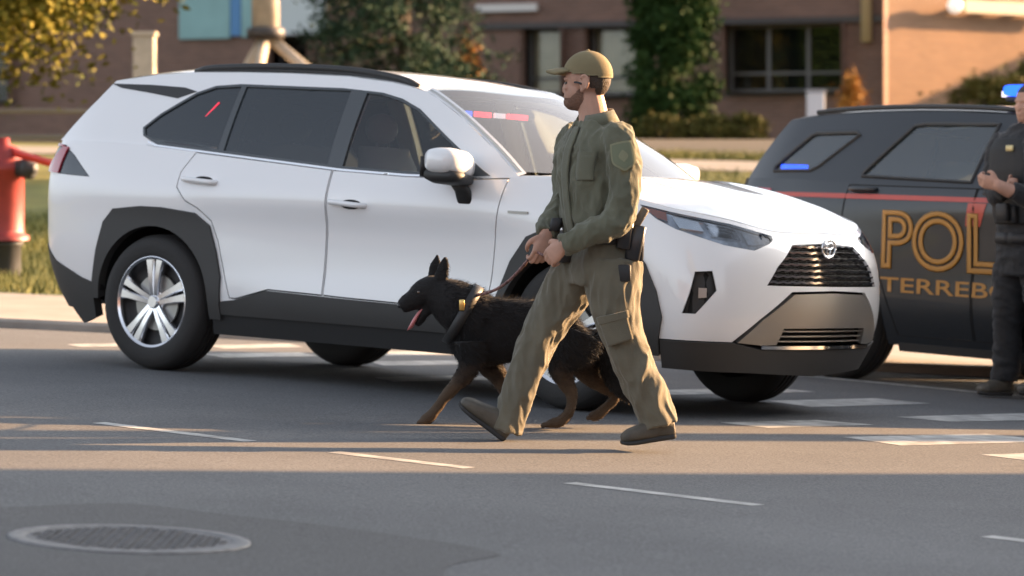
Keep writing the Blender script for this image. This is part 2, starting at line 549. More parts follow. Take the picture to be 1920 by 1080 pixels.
# dashed guide line through the junction, zebra crossing bars, stop line along the far kerb
dash = [((185, 793), (470, 828)), ((625, 848), (880, 878)), ((1068, 906), (1422, 948)), ((1850, 1006), (2080, 1034))]
tag(flat_marks([line_quad(a, b, .085) for a, b in dash]).build('lane_markings', M_paint), kind='structure')
bars = [[(1440, 752), (1520, 764), (1745, 757), (1640, 747)],
        [(1180, 733), (1240, 741), (1530, 735), (1440, 727)],
        [(1350, 793), (1440, 803), (1640, 797), (1530, 788)],
        [(1580, 820), (1690, 836), (1990, 828), (1850, 814)],
        [(1680, 782), (1780, 791), (2050, 786), (1930, 775)],
        [(1840, 853), (1960, 868), (2250, 858), (2090, 846)],
        [(690, 678), (720, 686), (900, 684), (860, 676)],
        [(690, 660), (720, 667), (880, 665), (845, 658)],
        [(380, 664), (420, 671), (600, 668), (560, 661)],
        [(380, 648), (420, 654), (570, 651), (540, 645)],
        [(125, 646), (150, 651), (310, 648), (280, 643)],
        [(700, 708), (740, 716), (940, 712), (890, 704)],
        [(1000, 722), (1040, 730), (1230, 726), (1180, 717)]]
tag(flat_marks([px_quad(b) for b in bars]).build('crosswalk_markings', M_paint), kind='structure')
tag(flat_marks([line_quad((1500, 704), (1900, 742), .10)]).build('edge_line_markings', M_paint), kind='structure')
# darker asphalt repair around the manhole, and the cast iron manhole cover
pp = np.array([on_road(u, v) for u, v in [(-120, 965), (60, 950), (240, 945), (420, 965), (640, 990), (930, 1036), (840, 1062), (760, 1130), (100, 1140), (-180, 1060)]])
pp = smooth_poly(pp, 5)
V, F = panel(lambda x, y: np.column_stack([x, y, road_z(x, y) + .0016]), pp, 0, .22, 0)
tag(MB().add(V, F).build('road_patch', M_patch), kind='structure')
M_iron = mat('cast_iron', (.125, .125, .127), .7, metal=.1, var=.25, vscale=30, bump=.2, bscale=80)
M_iron2 = mat('worn_iron', (.17, .17, .17), .7, metal=.1, var=.2, vscale=30)
mc = on_road(243, 1013); rad = .5 * abs(on_road(482, 1013)[0] - on_road(4, 1013)[0])
zc = float(road_z(*mc))
root = empty('manhole', loc=(mc[0], mc[1], zc + .005))
root.rotation_euler = (math.atan(-.0046), math.atan(.046), 0)
tag(root, 'round cast iron manhole cover set in a dark asphalt patch', 'manhole cover')
MB().add(*lathe([(rad, -.004), (rad, .001), (rad * .985, .003), (rad * .86, .003), (rad * .85, -.001)], 72, 'z')).build('rim_ring', M_iron2, root)
mb = MB().add(*lathe([(rad * .85, -.001), (rad * .845, .0), (.0001, .001)], 72, 'z'))
for i in range(-11, 12):
    for j in range(-11, 12):
        x, y = i * rad * .07, j * rad * .07
        if x * x + y * y < (rad * .78) ** 2 and (i + j) % 2 == 0:
            mb.add(*box((x, y, .0025), (rad * .062, rad * .03, .003), rz=(math.pi / 4 if i % 2 else -math.pi / 4)))
mb.build('cover', M_iron, root, smooth=False)
# ---------------------------------------------------------------- brick building behind the lawn
def brick_mat(name, c1, c2, mortar):
    m = bpy.data.materials.new(name); m.use_nodes = True
    nt = m.node_tree; b = nt.nodes['Principled BSDF']; N = nt.nodes.new; L = nt.links.new
    uv = N('ShaderNodeAttribute'); uv.attribute_name = 'wall_uv'
    br = N('ShaderNodeTexBrick'); br.inputs['Scale'].default_value = 1.0
    br.inputs['Brick Width'].default_value = .23; br.inputs['Row Height'].default_value = .075; br.inputs['Mortar Size'].default_value = .006
    br.inputs['Color1'].default_value = (*c1, 1); br.inputs['Color2'].default_value = (*c2, 1); br.inputs['Mortar'].default_value = (*mortar, 1)
    L(uv.outputs['Vector'], br.inputs['Vector'])
    n = N('ShaderNodeTexNoise'); n.inputs['Scale'].default_value = .8; n.inputs['Detail'].default_value = 4
    L(uv.outputs['Vector'], n.inputs['Vector'])
    r = N('ShaderNodeValToRGB'); r.color_ramp.elements[0].color = (.75, .75, .75, 1); r.color_ramp.elements[1].color = (1.15, 1.12, 1.1, 1)
    L(n.outputs['Fac'], r.inputs['Fac'])
    mx = N('ShaderNodeMixRGB'); mx.blend_type = 'MULTIPLY'; mx.inputs['Fac'].default_value = 1
    L(br.outputs['Color'], mx.inputs[1]); L(r.outputs['Color'], mx.inputs[2]); L(mx.outputs['Color'], b.inputs['Base Color'])
    b.inputs['Roughness'].default_value = .9
    bp = N('ShaderNodeBump'); bp.inputs['Strength'].default_value = .4; bp.inputs['Distance'].default_value = .01
    L(br.outputs['Fac'], bp.inputs['Height']); bp.invert = True; L(bp.outputs['Normal'], b.inputs['Normal'])
    return m
M_brick = brick_mat('red_brown_brick', (.225, .125, .092), (.175, .098, .074), (.22, .18, .155))
M_brick_t = brick_mat('tan_brick', (.235, .132, .076), (.205, .112, .066), (.20, .145, .10))
M_trim = mat('dark_metal_trim', (.05, .043, .04), .5)
M_winf = mat('window_frame', (.12, .115, .11), .5)
M_pane = glass_mat('window_pane', (.55, .58, .56), .25, body=(.02, .022, .02))
M_pane_c = glass_mat('curtained_pane', (.93, .94, .92), .06)
M_curt = mat('pale_curtain', (.72, .66, .52), .9, var=.1, vscale=3)
M_teal = mat('teal_panel', (.20, .36, .36), .35, var=.12, vscale=1.2)
M_blue = mat('blue_panel', (.06, .20, .42), .4)
M_pale = mat('pale_panel', (.52, .56, .56), .4)
M_roof = mat('roof_membrane', (.2, .19, .18), .9)

def uv_wall(o, co):
    at = o.data.attributes.new('wall_uv', 'FLOAT_VECTOR', 'POINT')
    at.data.foreach_set('vector', np.asarray(co, np.float32).ravel())

class Wall:
    """A straight wall plane: s metres along the wall, z metres above the camera's level."""
    def __init__(w, p, d, out):
        w.p, w.d, w.o = np.array(p, float), np.array(d, float), np.array(out, float)
    def __call__(w, s, z, off=0.0):
        s, z = np.atleast_1d(s).astype(float), np.atleast_1d(z).astype(float)
        q = w.p + s[:, None] * w.d + off * w.o
        return np.column_stack([q, z + CAM_Z])
    def s_at(w, u):
        k = (u - 960) / F_PX
        return (w.p[0] - k * w.p[1]) / (k * w.d[1] - w.d[0])
    def z_at(w, u, v):
        s = w.s_at(u); Y = w.p[1] + s * w.d[1]
        return (YH - v) * Y / F_PX
    def box(w, s0, s1, z0, z1, o0, o1):
        V = []
        for (s, z, o) in [(s0, z0, o0), (s1, z0, o0), (s1, z0, o1), (s0, z0, o1), (s0, z1, o0), (s1, z1, o0), (s1, z1, o1), (s0, z1, o1)]:
            V.append(w(s, z, o)[0])
        F = [tuple(f) for f in BOXF]
        a = np.array(V)
        n = np.cross(a[1] - a[0], a[3] - a[0]) @ (a[4] - a[0])
        return a, F if n > 0 else [f[::-1] for f in F]

WC = (7.05, 60.0)
LW = Wall(WC, (-.922, .387), (-.387, -.922))
RW = Wall(WC, (.766, .643), (.643, -.766))
bld = empty('brick_building', loc=(0, 0, 0))
tag(bld, 'long low brick school building with a sunlit wall beyond the corner', 'building')
GZ, TZ = .2, 7.2
lint = 2.955
wins = []            # (u0, u1, z0, z1, curtain)
wins.append((1585, 1362, 1.66, lint, 0))
wins.append((1206, 1104, 1.62, lint, 1))
wins.append((1060, 986, 1.62, lint, 1))
def rect(s0, s1, z0, z1): return [(s0, z0), (s1, z0), (s1, z1), (s0, z1)]
hol, info = [], []
for u0, u1, z0, z1, cu in wins:
    s0, s1 = LW.s_at(u0), LW.s_at(u1); hol.append(rect(s0, s1, z0, z1)); info.append((s0, s1, z0, z1, cu))
sd0, sd1 = LW.s_at(586), LW.s_at(512)
hol.append(rect(sd0, sd1, .7, 2.9)); info.append((sd0, sd1, .7, 2.9, 2))
for k in range(3):
    s0 = 19 + k * 4.0; hol.append(rect(s0, s0 + 2.4, 1.66, lint)); info.append((s0, s0 + 2.4, 1.66, lint, 0))
for k in range(8):
    s0 = .9 + k * 3.6; hol.append(rect(s0, s0 + 2.2, 4.6, 6.0)); info.append((s0, s0 + 2.2, 4.6, 6.0, 0))
def wall_obj(W, poly, holes, mt, name):
    def surf(s, z): return W(s, z)
    st = []
    V, F = panel(surf, poly, grid=.8, lip=.28, holes=holes, flip=(W is LW))
    o = MB().add(V, F).build(name, mt, bld, smooth=False)
    q = V - np.array([*W.p, 0]); co = np.column_stack([q[:, :2] @ W.d, V[:, 2], np.zeros(len(V))])
    co[:, 0] += np.abs(q[:, :2] @ W.o) * .8
    uv_wall(o, co); return o
wall_obj(LW, [(0, GZ), (32, GZ), (32, TZ), (0, TZ)], hol, M_brick, 'shaded_wall')
r_hol = [rect(9.5, 11.5, 1.4, 2.9), rect(13, 15, 1.4, 2.9)]
wr = wall_obj(RW, [(0, GZ), (18, GZ), (18, TZ), (0, TZ)], r_hol, M_brick_t, 'sunlit_wall')
wr['label'] = 'sunlit tan brick wall facing right'
# body behind the walls, roof
P0 = np.array(WC); Pl = LW(32, 0)[0][:2]; Pr = RW(18, 0)[0][:2]; Pb = Pl + (Pr - P0)
def inner(p): return p
V = [(*P0 + np.array([0, .0]), TZ + CAM_Z), (*Pr, TZ + CAM_Z), (*Pb, TZ + CAM_Z), (*Pl, TZ + CAM_Z)]
V2 = [(v[0], v[1], v[2] + .25) for v in V]
MB().add(np.array(V + V2), BOXF).build('roof', M_roof, bld, smooth=False)
back = [(*Pl, GZ + CAM_Z), (*Pb, GZ + CAM_Z), (*Pr, GZ + CAM_Z), (*Pl, TZ + CAM_Z), (*Pb, TZ + CAM_Z), (*Pr, TZ + CAM_Z)]
o = MB().add(np.array(back), [(0, 1, 4, 3), (1, 2, 5, 4)]).build('rear_wall', M_brick, bld, smooth=False)
uv_wall(o, np.array(back)[:, [1, 2, 0]])
# windows: frame, panes, curtains
for W, lst in ((LW, info), (RW, [(9.5, 11.5, 1.4, 2.9, 0), (13, 15, 1.4, 2.9, 0)])):
    for (s0, s1, z0, z1, cu) in lst:
        if cu == 2:                                   # recessed dark doorway
            mb = MB().add(*W.box(s0, s1, z0, z1, -.9, -.8)).add(*W.box(s0, s0 + .06, z0, z1, -.8, -.28)).add(*W.box(s1 - .06, s1, z0, z1, -.8, -.28)).add(*W.box(s0, s1, z1 - .06, z1, -.8, -.28))
            d_ = mb.build('doorway', M_trim, bld, smooth=False)
            MB().add(*W.box(s0 + .15, s1 - .15, z0, z1 - .25, -.79, -.75)).build('door', M_pane, d_, smooth=False)
            continue
        mb = MB(); e = .06
        mb.add(*W.box(s0, s1, z0, z0 + e, -.26, -.18)).add(*W.box(s0, s1, z1 - e, z1, -.26, -.18))
        mb.add(*W.box(s0, s0 + e, z0 + e, z1 - e, -.26, -.18)).add(*W.box(s1 - e, s1, z0 + e, z1 - e, -.26, -.18))
        nmu = max(1, int(round((s1 - s0) / .85)))
        for k in range(1, nmu):
            sm = s0 + (s1 - s0) * k / nmu; mb.add(*W.box(sm - .035, sm + .035, z0 + e, z1 - e, -.25, -.19))
        mb.add(*W.box(s0 + e, s1 - e, z0 + .34, z0 + .39, -.248, -.192))
        wf = mb.build('window', M_winf, bld, smooth=False)
        MB().add(*W.box(s0 + e, s1 - e, z0 + e, z1 - e, -.235, -.225)).build('pane', M_pane, wf, smooth=False)
        MB().add(*W.box(s0 - .02, s1 + .02, z0 - .07, z0 - .002, -.27, .04)).build('sill', M_trim, wf, smooth=False)
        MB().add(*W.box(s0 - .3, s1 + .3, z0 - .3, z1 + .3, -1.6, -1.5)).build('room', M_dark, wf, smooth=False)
        if cu == 1:
            wf.children[0].data.materials[0] = M_pane_c
            nf = 14; mbc = MB(); V = []
            for k in range(nf * 4 + 1):
                s = s0 + .08 + (s1 - s0 - .16) * k / (nf * 4); of = -.31 + .03 * math.sin(k * math.pi / 2)
                V += [W(s, z0 + .1, of)[0], W(s, z1 - .05, of)[0]]
            mbc.add(V, [(2 * k, 2 * k + 2, 2 * k + 3, 2 * k + 1) for k in range(nf * 4)]).build('curtain', M_curt, wf)
# projecting lintel band, downpipe, teal fascia, sign logo, canopy
MB().add(*LW.box(.02, LW.s_at(890), lint + .002, lint + .12, .002, .10)).build('lintel_band', M_trim, bld, smooth=False)
sp = LW.s_at(1628)
MB().add(*tube([(*LW(sp, 2.58, .12)[0],), (*LW(sp, 7.1, .12)[0],)], .11, 10)).build('downpipe', mat('buff_pipe', (.50, .38, .22), .6), bld)
for (u0, u1, mt, z0) in ((612, 500, M_pale, 2.93), (500, 455, M_teal, 2.90), (455, 435, M_blue, 2.93), (435, 338, M_teal, 2.88)):
    MB().add(*LW.box(LW.s_at(u0), LW.s_at(u1) - .02, z0, 4.3, .004, .10)).build('fascia_panel', mt, bld, smooth=False)
MB().add(*LW.box(LW.s_at(1010), LW.s_at(897), LW.z_at(950, 22), LW.z_at(950, 8), .0, .14)).build('wall_light', mat('white_diffuser', (.62, .58, .55), .5), bld, smooth=False)
sg_ = MB().add(*RW.box(RW.s_at(1784), RW.s_at(1990), 3.18, 3.42, .30, .36)).build('wall_sign', mat('cream_sign', (.33, .29, .21), .6), bld, smooth=False)
for u_ in (1800, 1860, 1920, 1975): MB().add(*RW.box(RW.s_at(u_), RW.s_at(u_) + .06, 3.25, 3.35, .001, .30)).build('bracket', M_trim, sg_, smooth=False)
M_logo = mat('logo_glow', (.9, .9, .85), .4, emit=(1, .97, .9), estr=.12)
MB().add(*ellipsoid(RW(RW.s_at(1766), 3.30, .33)[0], (.15, .15, .15))).build('sign_logo', M_logo, bld)  # round logo beside the sign with an added glow, not a lamp
V, F = lathe([(.0001, .06), (.38, .06), (.42, .03), (.42, -.02)], 40, 'y')
R3 = np.column_stack([np.array([RW.d[0], RW.d[1], 0]), -np.array([RW.o[0], RW.o[1], 0]), np.array([0, 0, 1.0])])
V = V * [1, -1, 1]
MB().add(V @ R3.T + RW(RW.s_at(1870), 3.93, .05)[0], [f[::-1] for f in F]).build('round_wall_disc', mat('cream_disc', (.72, .66, .52), .5), bld)

# ---------------------------------------------------------------- plants
M_bark = mat('bark', (.07, .05, .035), .9, var=.3, vscale=12, bump=.5, bscale=30, stretch=(1, 1, .25))
def leaf_mat(name, a, b, sc=1.4):
    return mat(name, a, .65, base2=b, vscale=sc, var=.25, spec=.08)
M_leaf_y = leaf_mat('yellowing_leaves', (.08, .095, .016), (.26, .21, .035), 1.6)
M_leaf_g = leaf_mat('spruce_needles', (.022, .048, .028), (.05, .085, .045), 2.2)
M_leaf_c = leaf_mat('cedar_leaves', (.020, .050, .014), (.045, .085, .022), 2.5)
M_leaf_o = leaf_mat('orange_leaves', (.30, .12, .02), (.42, .22, .05), 3)
M_leaf_b = leaf_mat('olive_leaves', (.055, .065, .016), (.14, .12, .03), 2)

def leaves(cs, spread, n, size, rng, flat=1.0, droop=0.0):
    """n small leaf quads scattered round the clump centres cs."""
    k = rng.integers(0, len(cs), n)
    c = np.asarray(cs)[k] + rng.normal(0, 1, (n, 3)) * spread
    a = rng.normal(0, 1, (n, 3)); a[:, 2] = a[:, 2] * .6 - droop; a /= np.linalg.norm(a, axis=1)[:, None]
    b = np.cross(a, rng.normal(0, 1, (n, 3))); b /= np.linalg.norm(b, axis=1)[:, None]
    sz = size * rng.uniform(.6, 1.3, n)[:, None]
    a, b = a * sz, b * sz * .55 * flat
    V = np.stack([c - a, c + b * .9, c + a, c - b * .9], 1).reshape(-1, 3)
    F = [(4 * i, 4 * i + 1, 4 * i + 2, 4 * i + 3) for i in range(n)]
    return V, F

def ell_clumps(c, r, n, rng, lo=.45):
    d = rng.normal(0, 1, (n, 3)); d /= np.linalg.norm(d, axis=1)[:, None]
    return np.asarray(c) + d * np.asarray(r) * rng.uniform(lo, 1, n)[:, None]

def base_at(X, Y): return float(land_z(X, Y))

def broad_tree(name, label, X, Y, h, crown_c, crown_r, nclump, nleaf, size, mt, seed, group=None, trunk_r=.16):
    rng = np.random.default_rng(seed); z = base_at(X, Y)
    r = empty(name, loc=(X, Y, z)); tag(r, label, 'tree', group)
    cc = np.asarray(crown_c, float)
    mb = MB().add(*tube([(0, 0, -.15), (.03, .02, h * .3), (-.02, 0, h * .6), (cc[0] * .6, cc[1] * .6, h * .85)], [trunk_r * 1.25, trunk_r, trunk_r * .8, trunk_r * .4], 12, 4))
    cl = ell_clumps(cc, crown_r, nclump, rng)
    for q in cl[::3]:
        s0 = np.array([0, 0, h * rng.uniform(.3, .6)])
        mb.add(*tube([s0, s0 * .4 + q * .6 + [0, 0, .1], q], [trunk_r * .45, trunk_r * .22, .015], 6, 3))
    mb.build('trunk', M_bark, r)
    V, F = leaves(cl, np.asarray(crown_r) * .15, nleaf, size, rng, droop=.3)
    MB().add(V, F).build('crown', mt, r, smooth=False)
    return r
broad_tree('broadleaf_tree', 'yellow green tree overhanging the lawn at the upper left', -7.0, 34.5, 3.8, (1.0, -.2, 3.05), (2.7, 1.9, 1.75), 120, 62000, .056, M_leaf_y, 3)
broad_tree('broadleaf_tree', 'small olive tree in shade behind the picnic table', -8.7, 46, 4.0, (.6, 0, 3.0), (2.8, 1.6, 1.5), 80, 16000, .10, M_leaf_b, 13)

def spruce(X, Y, h, rad, seed):
    rng = np.random.default_rng(seed); z = base_at(X, Y)
    r = empty('spruce_tree', loc=(X, Y, z)); tag(r, 'dark green spruce in front of the brick facade', 'tree')
    mb = MB().add(*tube([(0, 0, -.2), (0, 0, h * .5), (0, 0, h)], [.12, .08, .02], 10, 2))
    cs = []
    for k in range(26):
        zz = .35 + (h - .5) * k / 25; rr = rad * (1 - zz / h) ** .8 + .08
        for j in range(11):
            a = rng.uniform(0, 6.28); L_ = rr * rng.uniform(.75, 1.12)
            for q in (.35, .6, .82, 1.0): cs.append((math.cos(a) * L_ * q, math.sin(a) * L_ * q, zz - .22 * L_ * q + rng.normal(0, .04)))
            if j % 3 == 0: mb.add(*tube([(0, 0, zz), (math.cos(a) * L_, math.sin(a) * L_, zz - .22 * L_)], [.03, .008], 5))
    mb.build('trunk', M_bark, r)
    V, F = leaves(cs, (.12, .12, .08), 42000, .070, rng, flat=.6, droop=.5)
    MB().add(V, F).build('crown', M_leaf_g, r, smooth=False)
spruce(-1.72, 51, 8.5, 1.75, 5)

def bushy(name, label, cat, X, Y, w, dp, h, mt, n, size, seed, power=1.0, group=None):
    rng = np.random.default_rng(seed); z = base_at(X, Y)
    r = empty(name, loc=(X, Y, z)); tag(r, label, cat, group)
    cs = []
    for k in range(int(60 + 40 * h)):
        q = rng.uniform(.02, 1); a = rng.uniform(0, 6.28); f_ = (1 - q ** 2.2) ** .5 if power == 1 else (1 - q) ** power * .95 + .08
        rr = rng.uniform(.55, 1) * f_
        cs.append((math.cos(a) * w / 2 * rr, math.sin(a) * dp / 2 * rr, q * h))
    mb = MB()
    for k in range(6):
        a = k * 1.05; mb.add(*tube([(0, 0, -.1), (math.cos(a) * w * .12, math.sin(a) * dp * .12, h * .4), (math.cos(a) * w * .2, math.sin(a) * dp * .2, h * .7)], [.03, .02, .008], 6))
    mb.build('stem', M_bark, r)
    V, F = leaves(cs, (w * .09, dp * .09, min(.12, h * .08)), n, size, rng)
    MB().add(V, F).build('foliage', mt, r, smooth=False)
    return r
# columnar cedar against the facade
bushy('columnar_cedar', 'tall narrow dark green cedar between the two window bays', 'cedar', 2.87, 57.2, 1.34, 1.2, 6.6, M_leaf_c, 60000, .060, 21, power=.22)
bushy('shrub', 'small orange autumn shrub beside the spruce', 'shrub', -.73, 52.5, .62, .6, 1.62, M_leaf_o, 1500, .05, 22)
bushy('shrub', 'pointed orange shrub at the building corner standing in for a sunlit patch of wall', 'shrub', 5.95, 56, .75, .7, 1.05, M_leaf_o, 1800, .045, 23, power=.8)  # orange foliage added in place of sunlight falling on the wall
bushy('shrub', 'olive bush at the foot of the sunlit tan wall', 'shrub', 8.6, 57.5, 1.9, 1.2, 1.15, M_leaf_b, 3500, .06, 24)
bushy('shrub', 'dark olive bush behind the roof light bar', 'shrub', 9.6, 58.2, 1.6, 1.2, 1.5, M_leaf_b, 3000, .06, 25)
for k, (u, w, lab) in enumerate(((1240, 1.1, 'low hedge plant at the foot of the cedar'), (1330, 1.0, 'low hedge plant right of the cedar'), (1395, .9, 'low hedge plant under the dark windows'))):
    bushy('low_shrub', lab, 'shrub', (u - 960) / F_PX * 55, 55, w, .8, .42, M_leaf_b, 1500, .045, 30 + k, group='low shrubs along the wall')

# grass blades on the visible bits of lawn: one mass
rng = np.random.default_rng(9)
def blades(n, x0, x1, d0, d1):
    X = rng.uniform(x0, x1, n); D = rng.uniform(d0, d1, n); Y = curb_y(X) + D; z = land_z(X, Y) - .004
    h = rng.uniform(.05, .13, n); a = rng.uniform(0, 6.28, n); w = .006
    tip = np.column_stack([X + rng.normal(0, .03, n), Y + rng.normal(0, .03, n), z + h])
    b0 = np.column_stack([X - w * np.cos(a), Y - w * np.sin(a), z]); b1 = np.column_stack([X + w * np.cos(a), Y + w * np.sin(a), z])
    return np.stack([b0, b1, tip], 1).reshape(-1, 3), [(3 * i, 3 * i + 1, 3 * i + 2) for i in range(n)]
mb = MB().add(*blades(26000, -6.5, -1.8, 3.2, 12)).add(*blades(12000, .5, 4.0, 6, 19.4)).add(*blades(5000, .5, 5.0, 21.3, 22.5))
tag(mb.build('grass', M_grass, smooth=False), kind='stuff')
# path across the lawn
pv, pf = land_sheet(-12, 14, 19.6, 21.2, .012, 60, 8)
tag(MB().add(pv, pf).build('path', M_conc), kind='structure')

# ---------------------------------------------------------------- furniture on the lawn
M_wood = mat('grey_wood', (.26, .24, .22), .8, var=.2, vscale=6, stretch=(.3, 4, 4))
def picnic(X, Y, rz, label):
    z = base_at(X, Y); r = empty('picnic_table', loc=(X, Y, z), rz=rz); tag(r, label, 'picnic table')
    mb = MB()
    for k in range(5): mb.add(*box((0, -.30 + .15 * k, .745), (1.8, .14, .04)))
    mb.build('table_top', M_wood, r, smooth=False, bevel=.004)
    for s in (-1, 1):
        mb = MB()
        for k in range(2): mb.add(*box((0, s * (.62 + .14 * k), .44), (1.8, .13, .04)))
        mb.build('bench', M_wood, r, smooth=False, bevel=.004)
    for s in (-1, 1):
        mb = MB().add(*tube([(s * .65, -.55, 0), (s * .65, -.18, .72)], .035, 8)).add(*tube([(s * .65, .55, 0), (s * .65, .18, .72)], .035, 8)).add(*box((s * .65, 0, .40), (.05, 1.45, .06)))
        mb.build('leg_frame', M_trim, r)
picnic(-5.55, 37.5, .15, 'grey picnic table on the bank under the yellow tree')
M_postm = mat('buff_concrete', (.50, .42, .32), .8, var=.15, vscale=6)
def px_pt(u, d): return (u - 960) / F_PX * d
X = px_pt(271, 45); z = base_at(X, 45)
r = empty('concrete_post', loc=(X, 45, z)); tag(r, 'square buff concrete post standing alone before the facade', 'post')
top = CAM_Z + (YH - 68) * 45 / F_PX - z
MB().add(*box((0, 0, top / 2), (.30, .30, top))).build('shaft', M_postm, r, smooth=False, bevel=.02)
MB().add(*box((0, 0, top + .03), (.35, .35, .06))).build('cap', M_postm, r, smooth=False, bevel=.01)
X = px_pt(498, 46); z = base_at(X, 46); r = empty('braced_pole', loc=(X, 46, z)); tag(r, 'buff pole on splayed bracing legs behind the white car roof', 'pole')
k = CAM_Z + (YH - 60) * 46 / F_PX - z
MB().add(*tube([(0, 0, k - .05), (-.02, 0, k + 3)], .2, 14)).build('pole', M_postm, r)
MB().add(*lathe([(.0001, k + .06), (.26, k + .06), (.28, k), (.26, k - .1), (.0001, k - .1)], 16, 'z')).build('collar', M_trim, r)
for (dx, dy) in ((.85, 0), (-.42, .3), (-.1, -.5)):
    MB().add(*tube([(0, 0, k - .04), (dx * 2.2, dy * 2.2, -.05)], .085, 10)).build('leg', M_postm, r)
# white utility post near the corner
X = px_pt(1529, 55); z = base_at(X, 55); r = empty('utility_post', loc=(X, 55, z)); tag(r, 'short white utility post on the lawn by the building corner', 'post')
MB().add(*box((0, 0, .42), (.30, .22, .84))).build('cabinet', mat('white_metal', (.7, .7, .72), .4), r, smooth=False, bevel=.02)
MB().add(*box((0, 0, .86), (.34, .26, .04))).build('lid', mat('grey_metal', (.4, .4, .42), .4), r, smooth=False, bevel=.01)
# hydrant
M_hyd = mat('red_hydrant_paint', (.25, .027, .022), .5, var=.15, vscale=8)
M_hydb = mat('black_hydrant_base', (.03, .03, .03), .6)
Xh, Yh = -4.17, 26.2
z = base_at(Xh, Yh); r = empty('fire_hydrant', loc=(Xh, Yh, z)); tag(r, 'red fire hydrant with black base on the grass at the left edge', 'fire hydrant')
MB().add(*lathe([(.15, -.05), (.15, .26), (.17, .27), (.17, .31), (.0001, .31)], 28, 'z')).build('base', M_hydb, r)
MB().add(*lathe([(.215, .31), (.215, .35), (.18, .36), (.175, .40), (.175, .86), (.195, .875), (.195, .93), (.18, .94), (.165, 1.0), (.13, 1.07), (.06, 1.10), (.055, 1.15), (.0001, 1.15)], 32, 'z')).build('barrel', M_hyd, r)
for s, ang in ((1, -.5), (-1, -.5)):
    V, F = lathe([(.075, .17), (.075, .23), (.09, .235), (.09, .29), (.045, .30), (.045, .33), (.0001, .33)], 18, 'x')
    V = V * [s, 1, 1]
    if s < 0: F = [f[::-1] for f in F]
    MB().add((V @ rotz(ang).T) + [0, 0, .90], F).build('nozzle', M_hydb, r)
# red barrier tape tied from the hydrant to a stake hidden behind the car
M_tape = mat('red_tape', (.62, .045, .03), .45)
pts = []
p0 = np.array([Xh, Yh - .02, z + 1.06]); p1 = np.array([px_pt(420, 24.5), 24.5, CAM_Z + .02])
for k in range(25):
    q = k / 24; p = p0 + (p1 - p0) * q; p[2] -= .10 * math.sin(q * math.pi); tw = .4 * math.sin(q * 9); pts.append((p, tw))
V = []
for p, tw in pts: V += [p + [0, .035 * math.sin(tw), -.035 * math.cos(tw)], p - [0, .035 * math.sin(tw), -.035 * math.cos(tw)]]
o = MB().add(V, [(2 * k, 2 * k + 2, 2 * k + 3, 2 * k + 1) for k in range(24)]).build('barrier_tape', M_tape)
md = o.modifiers.new('s', 'SOLIDIFY'); md.thickness = .002
tag(o, 'red plastic barrier tape stretched from the hydrant behind the white car', 'tape')
zs = base_at(p1[0], 24.5); r = empty('wooden_stake', loc=(p1[0], 24.5, zs)); tag(r, 'wooden stake behind the white car holding the tape', 'stake')
MB().add(*box((0, .03, (p1[2] - zs) / 2), (.04, .04, p1[2] - zs + .1))).build('shaft', M_wood, r, smooth=False)

# planting bed of dark soil along the facade
pv, pf = land_sheet(-12, 14, 22.6, 36.0, .010, 60, 14)
tag(MB().add(pv, pf).build('soil_ground', mat('dark_soil', (.030, .023, .015), .95, var=.35, vscale=3, bump=.5, bscale=25)), kind='structure')
broad_tree('broadleaf_tree', 'unseen green tree added outside the right edge to shade the lawn', 9.6, 41.0, 4.4, (0, 0, 3.3), (2.4, 3.2, 1.5), 70, 12000, .10, M_leaf_b, 41)  # out-of-view tree added to cast shade on the lawn
# ---------------------------------------------------------------- vehicles
def car_pose(X, Y, yaw):
    e = .8
    a = (float(road_z(X + e, Y)) - float(road_z(X - e, Y))) / (2 * e); b = -.0046
    n = np.array([-a, -b, 1.0]); n /= np.linalg.norm(n)
    h = np.array([math.cos(math.radians(yaw)), -math.sin(math.radians(yaw)), 0]); h -= n * (h @ n); h /= np.linalg.norm(h)
    l = np.cross(n, h); M = np.eye(4); M[:3, :3] = np.stack([h, l, n], 1); M[:3, 3] = (X, Y, float(road_z(X, Y)))
    return M

class Wrap:
    """Body surface from a net of plan-view points: t runs from the rear centre round the right side to the front centre."""
    def __init__(s, Z, cols):
        s.Z = Z; ts = [c[0] for c in cols]; P = [np.array(c[1], float) for c in cols]
        s.T = [2 * ts[0] - ts[1]] + ts + [2 * ts[-1] - ts[-2]]
        s.P = np.array([P[1] * [1, -1]] + P + [P[-2] * [1, -1]])
    def __call__(s, t, z):
        t = np.atleast_1d(np.asarray(t, float)); z = np.atleast_1d(np.asarray(z, float))
        xy = np.einsum('ni,nj,ijk->nk', basis(s.T, t), basis(s.Z, z), s.P)
        return np.column_stack([xy, np.clip(z, s.Z[0], s.Z[-1])])
def ncol(x, ys):
    xs_ = [x] * len(ys) if np.isscalar(x) else x
    return list(zip(xs_, ys))

def arc(cx, cz, r, a0, a1, n):
    return [(cx + r * math.cos(a), cz + r * math.sin(a)) for a in np.linspace(math.radians(a0), math.radians(a1), n)]

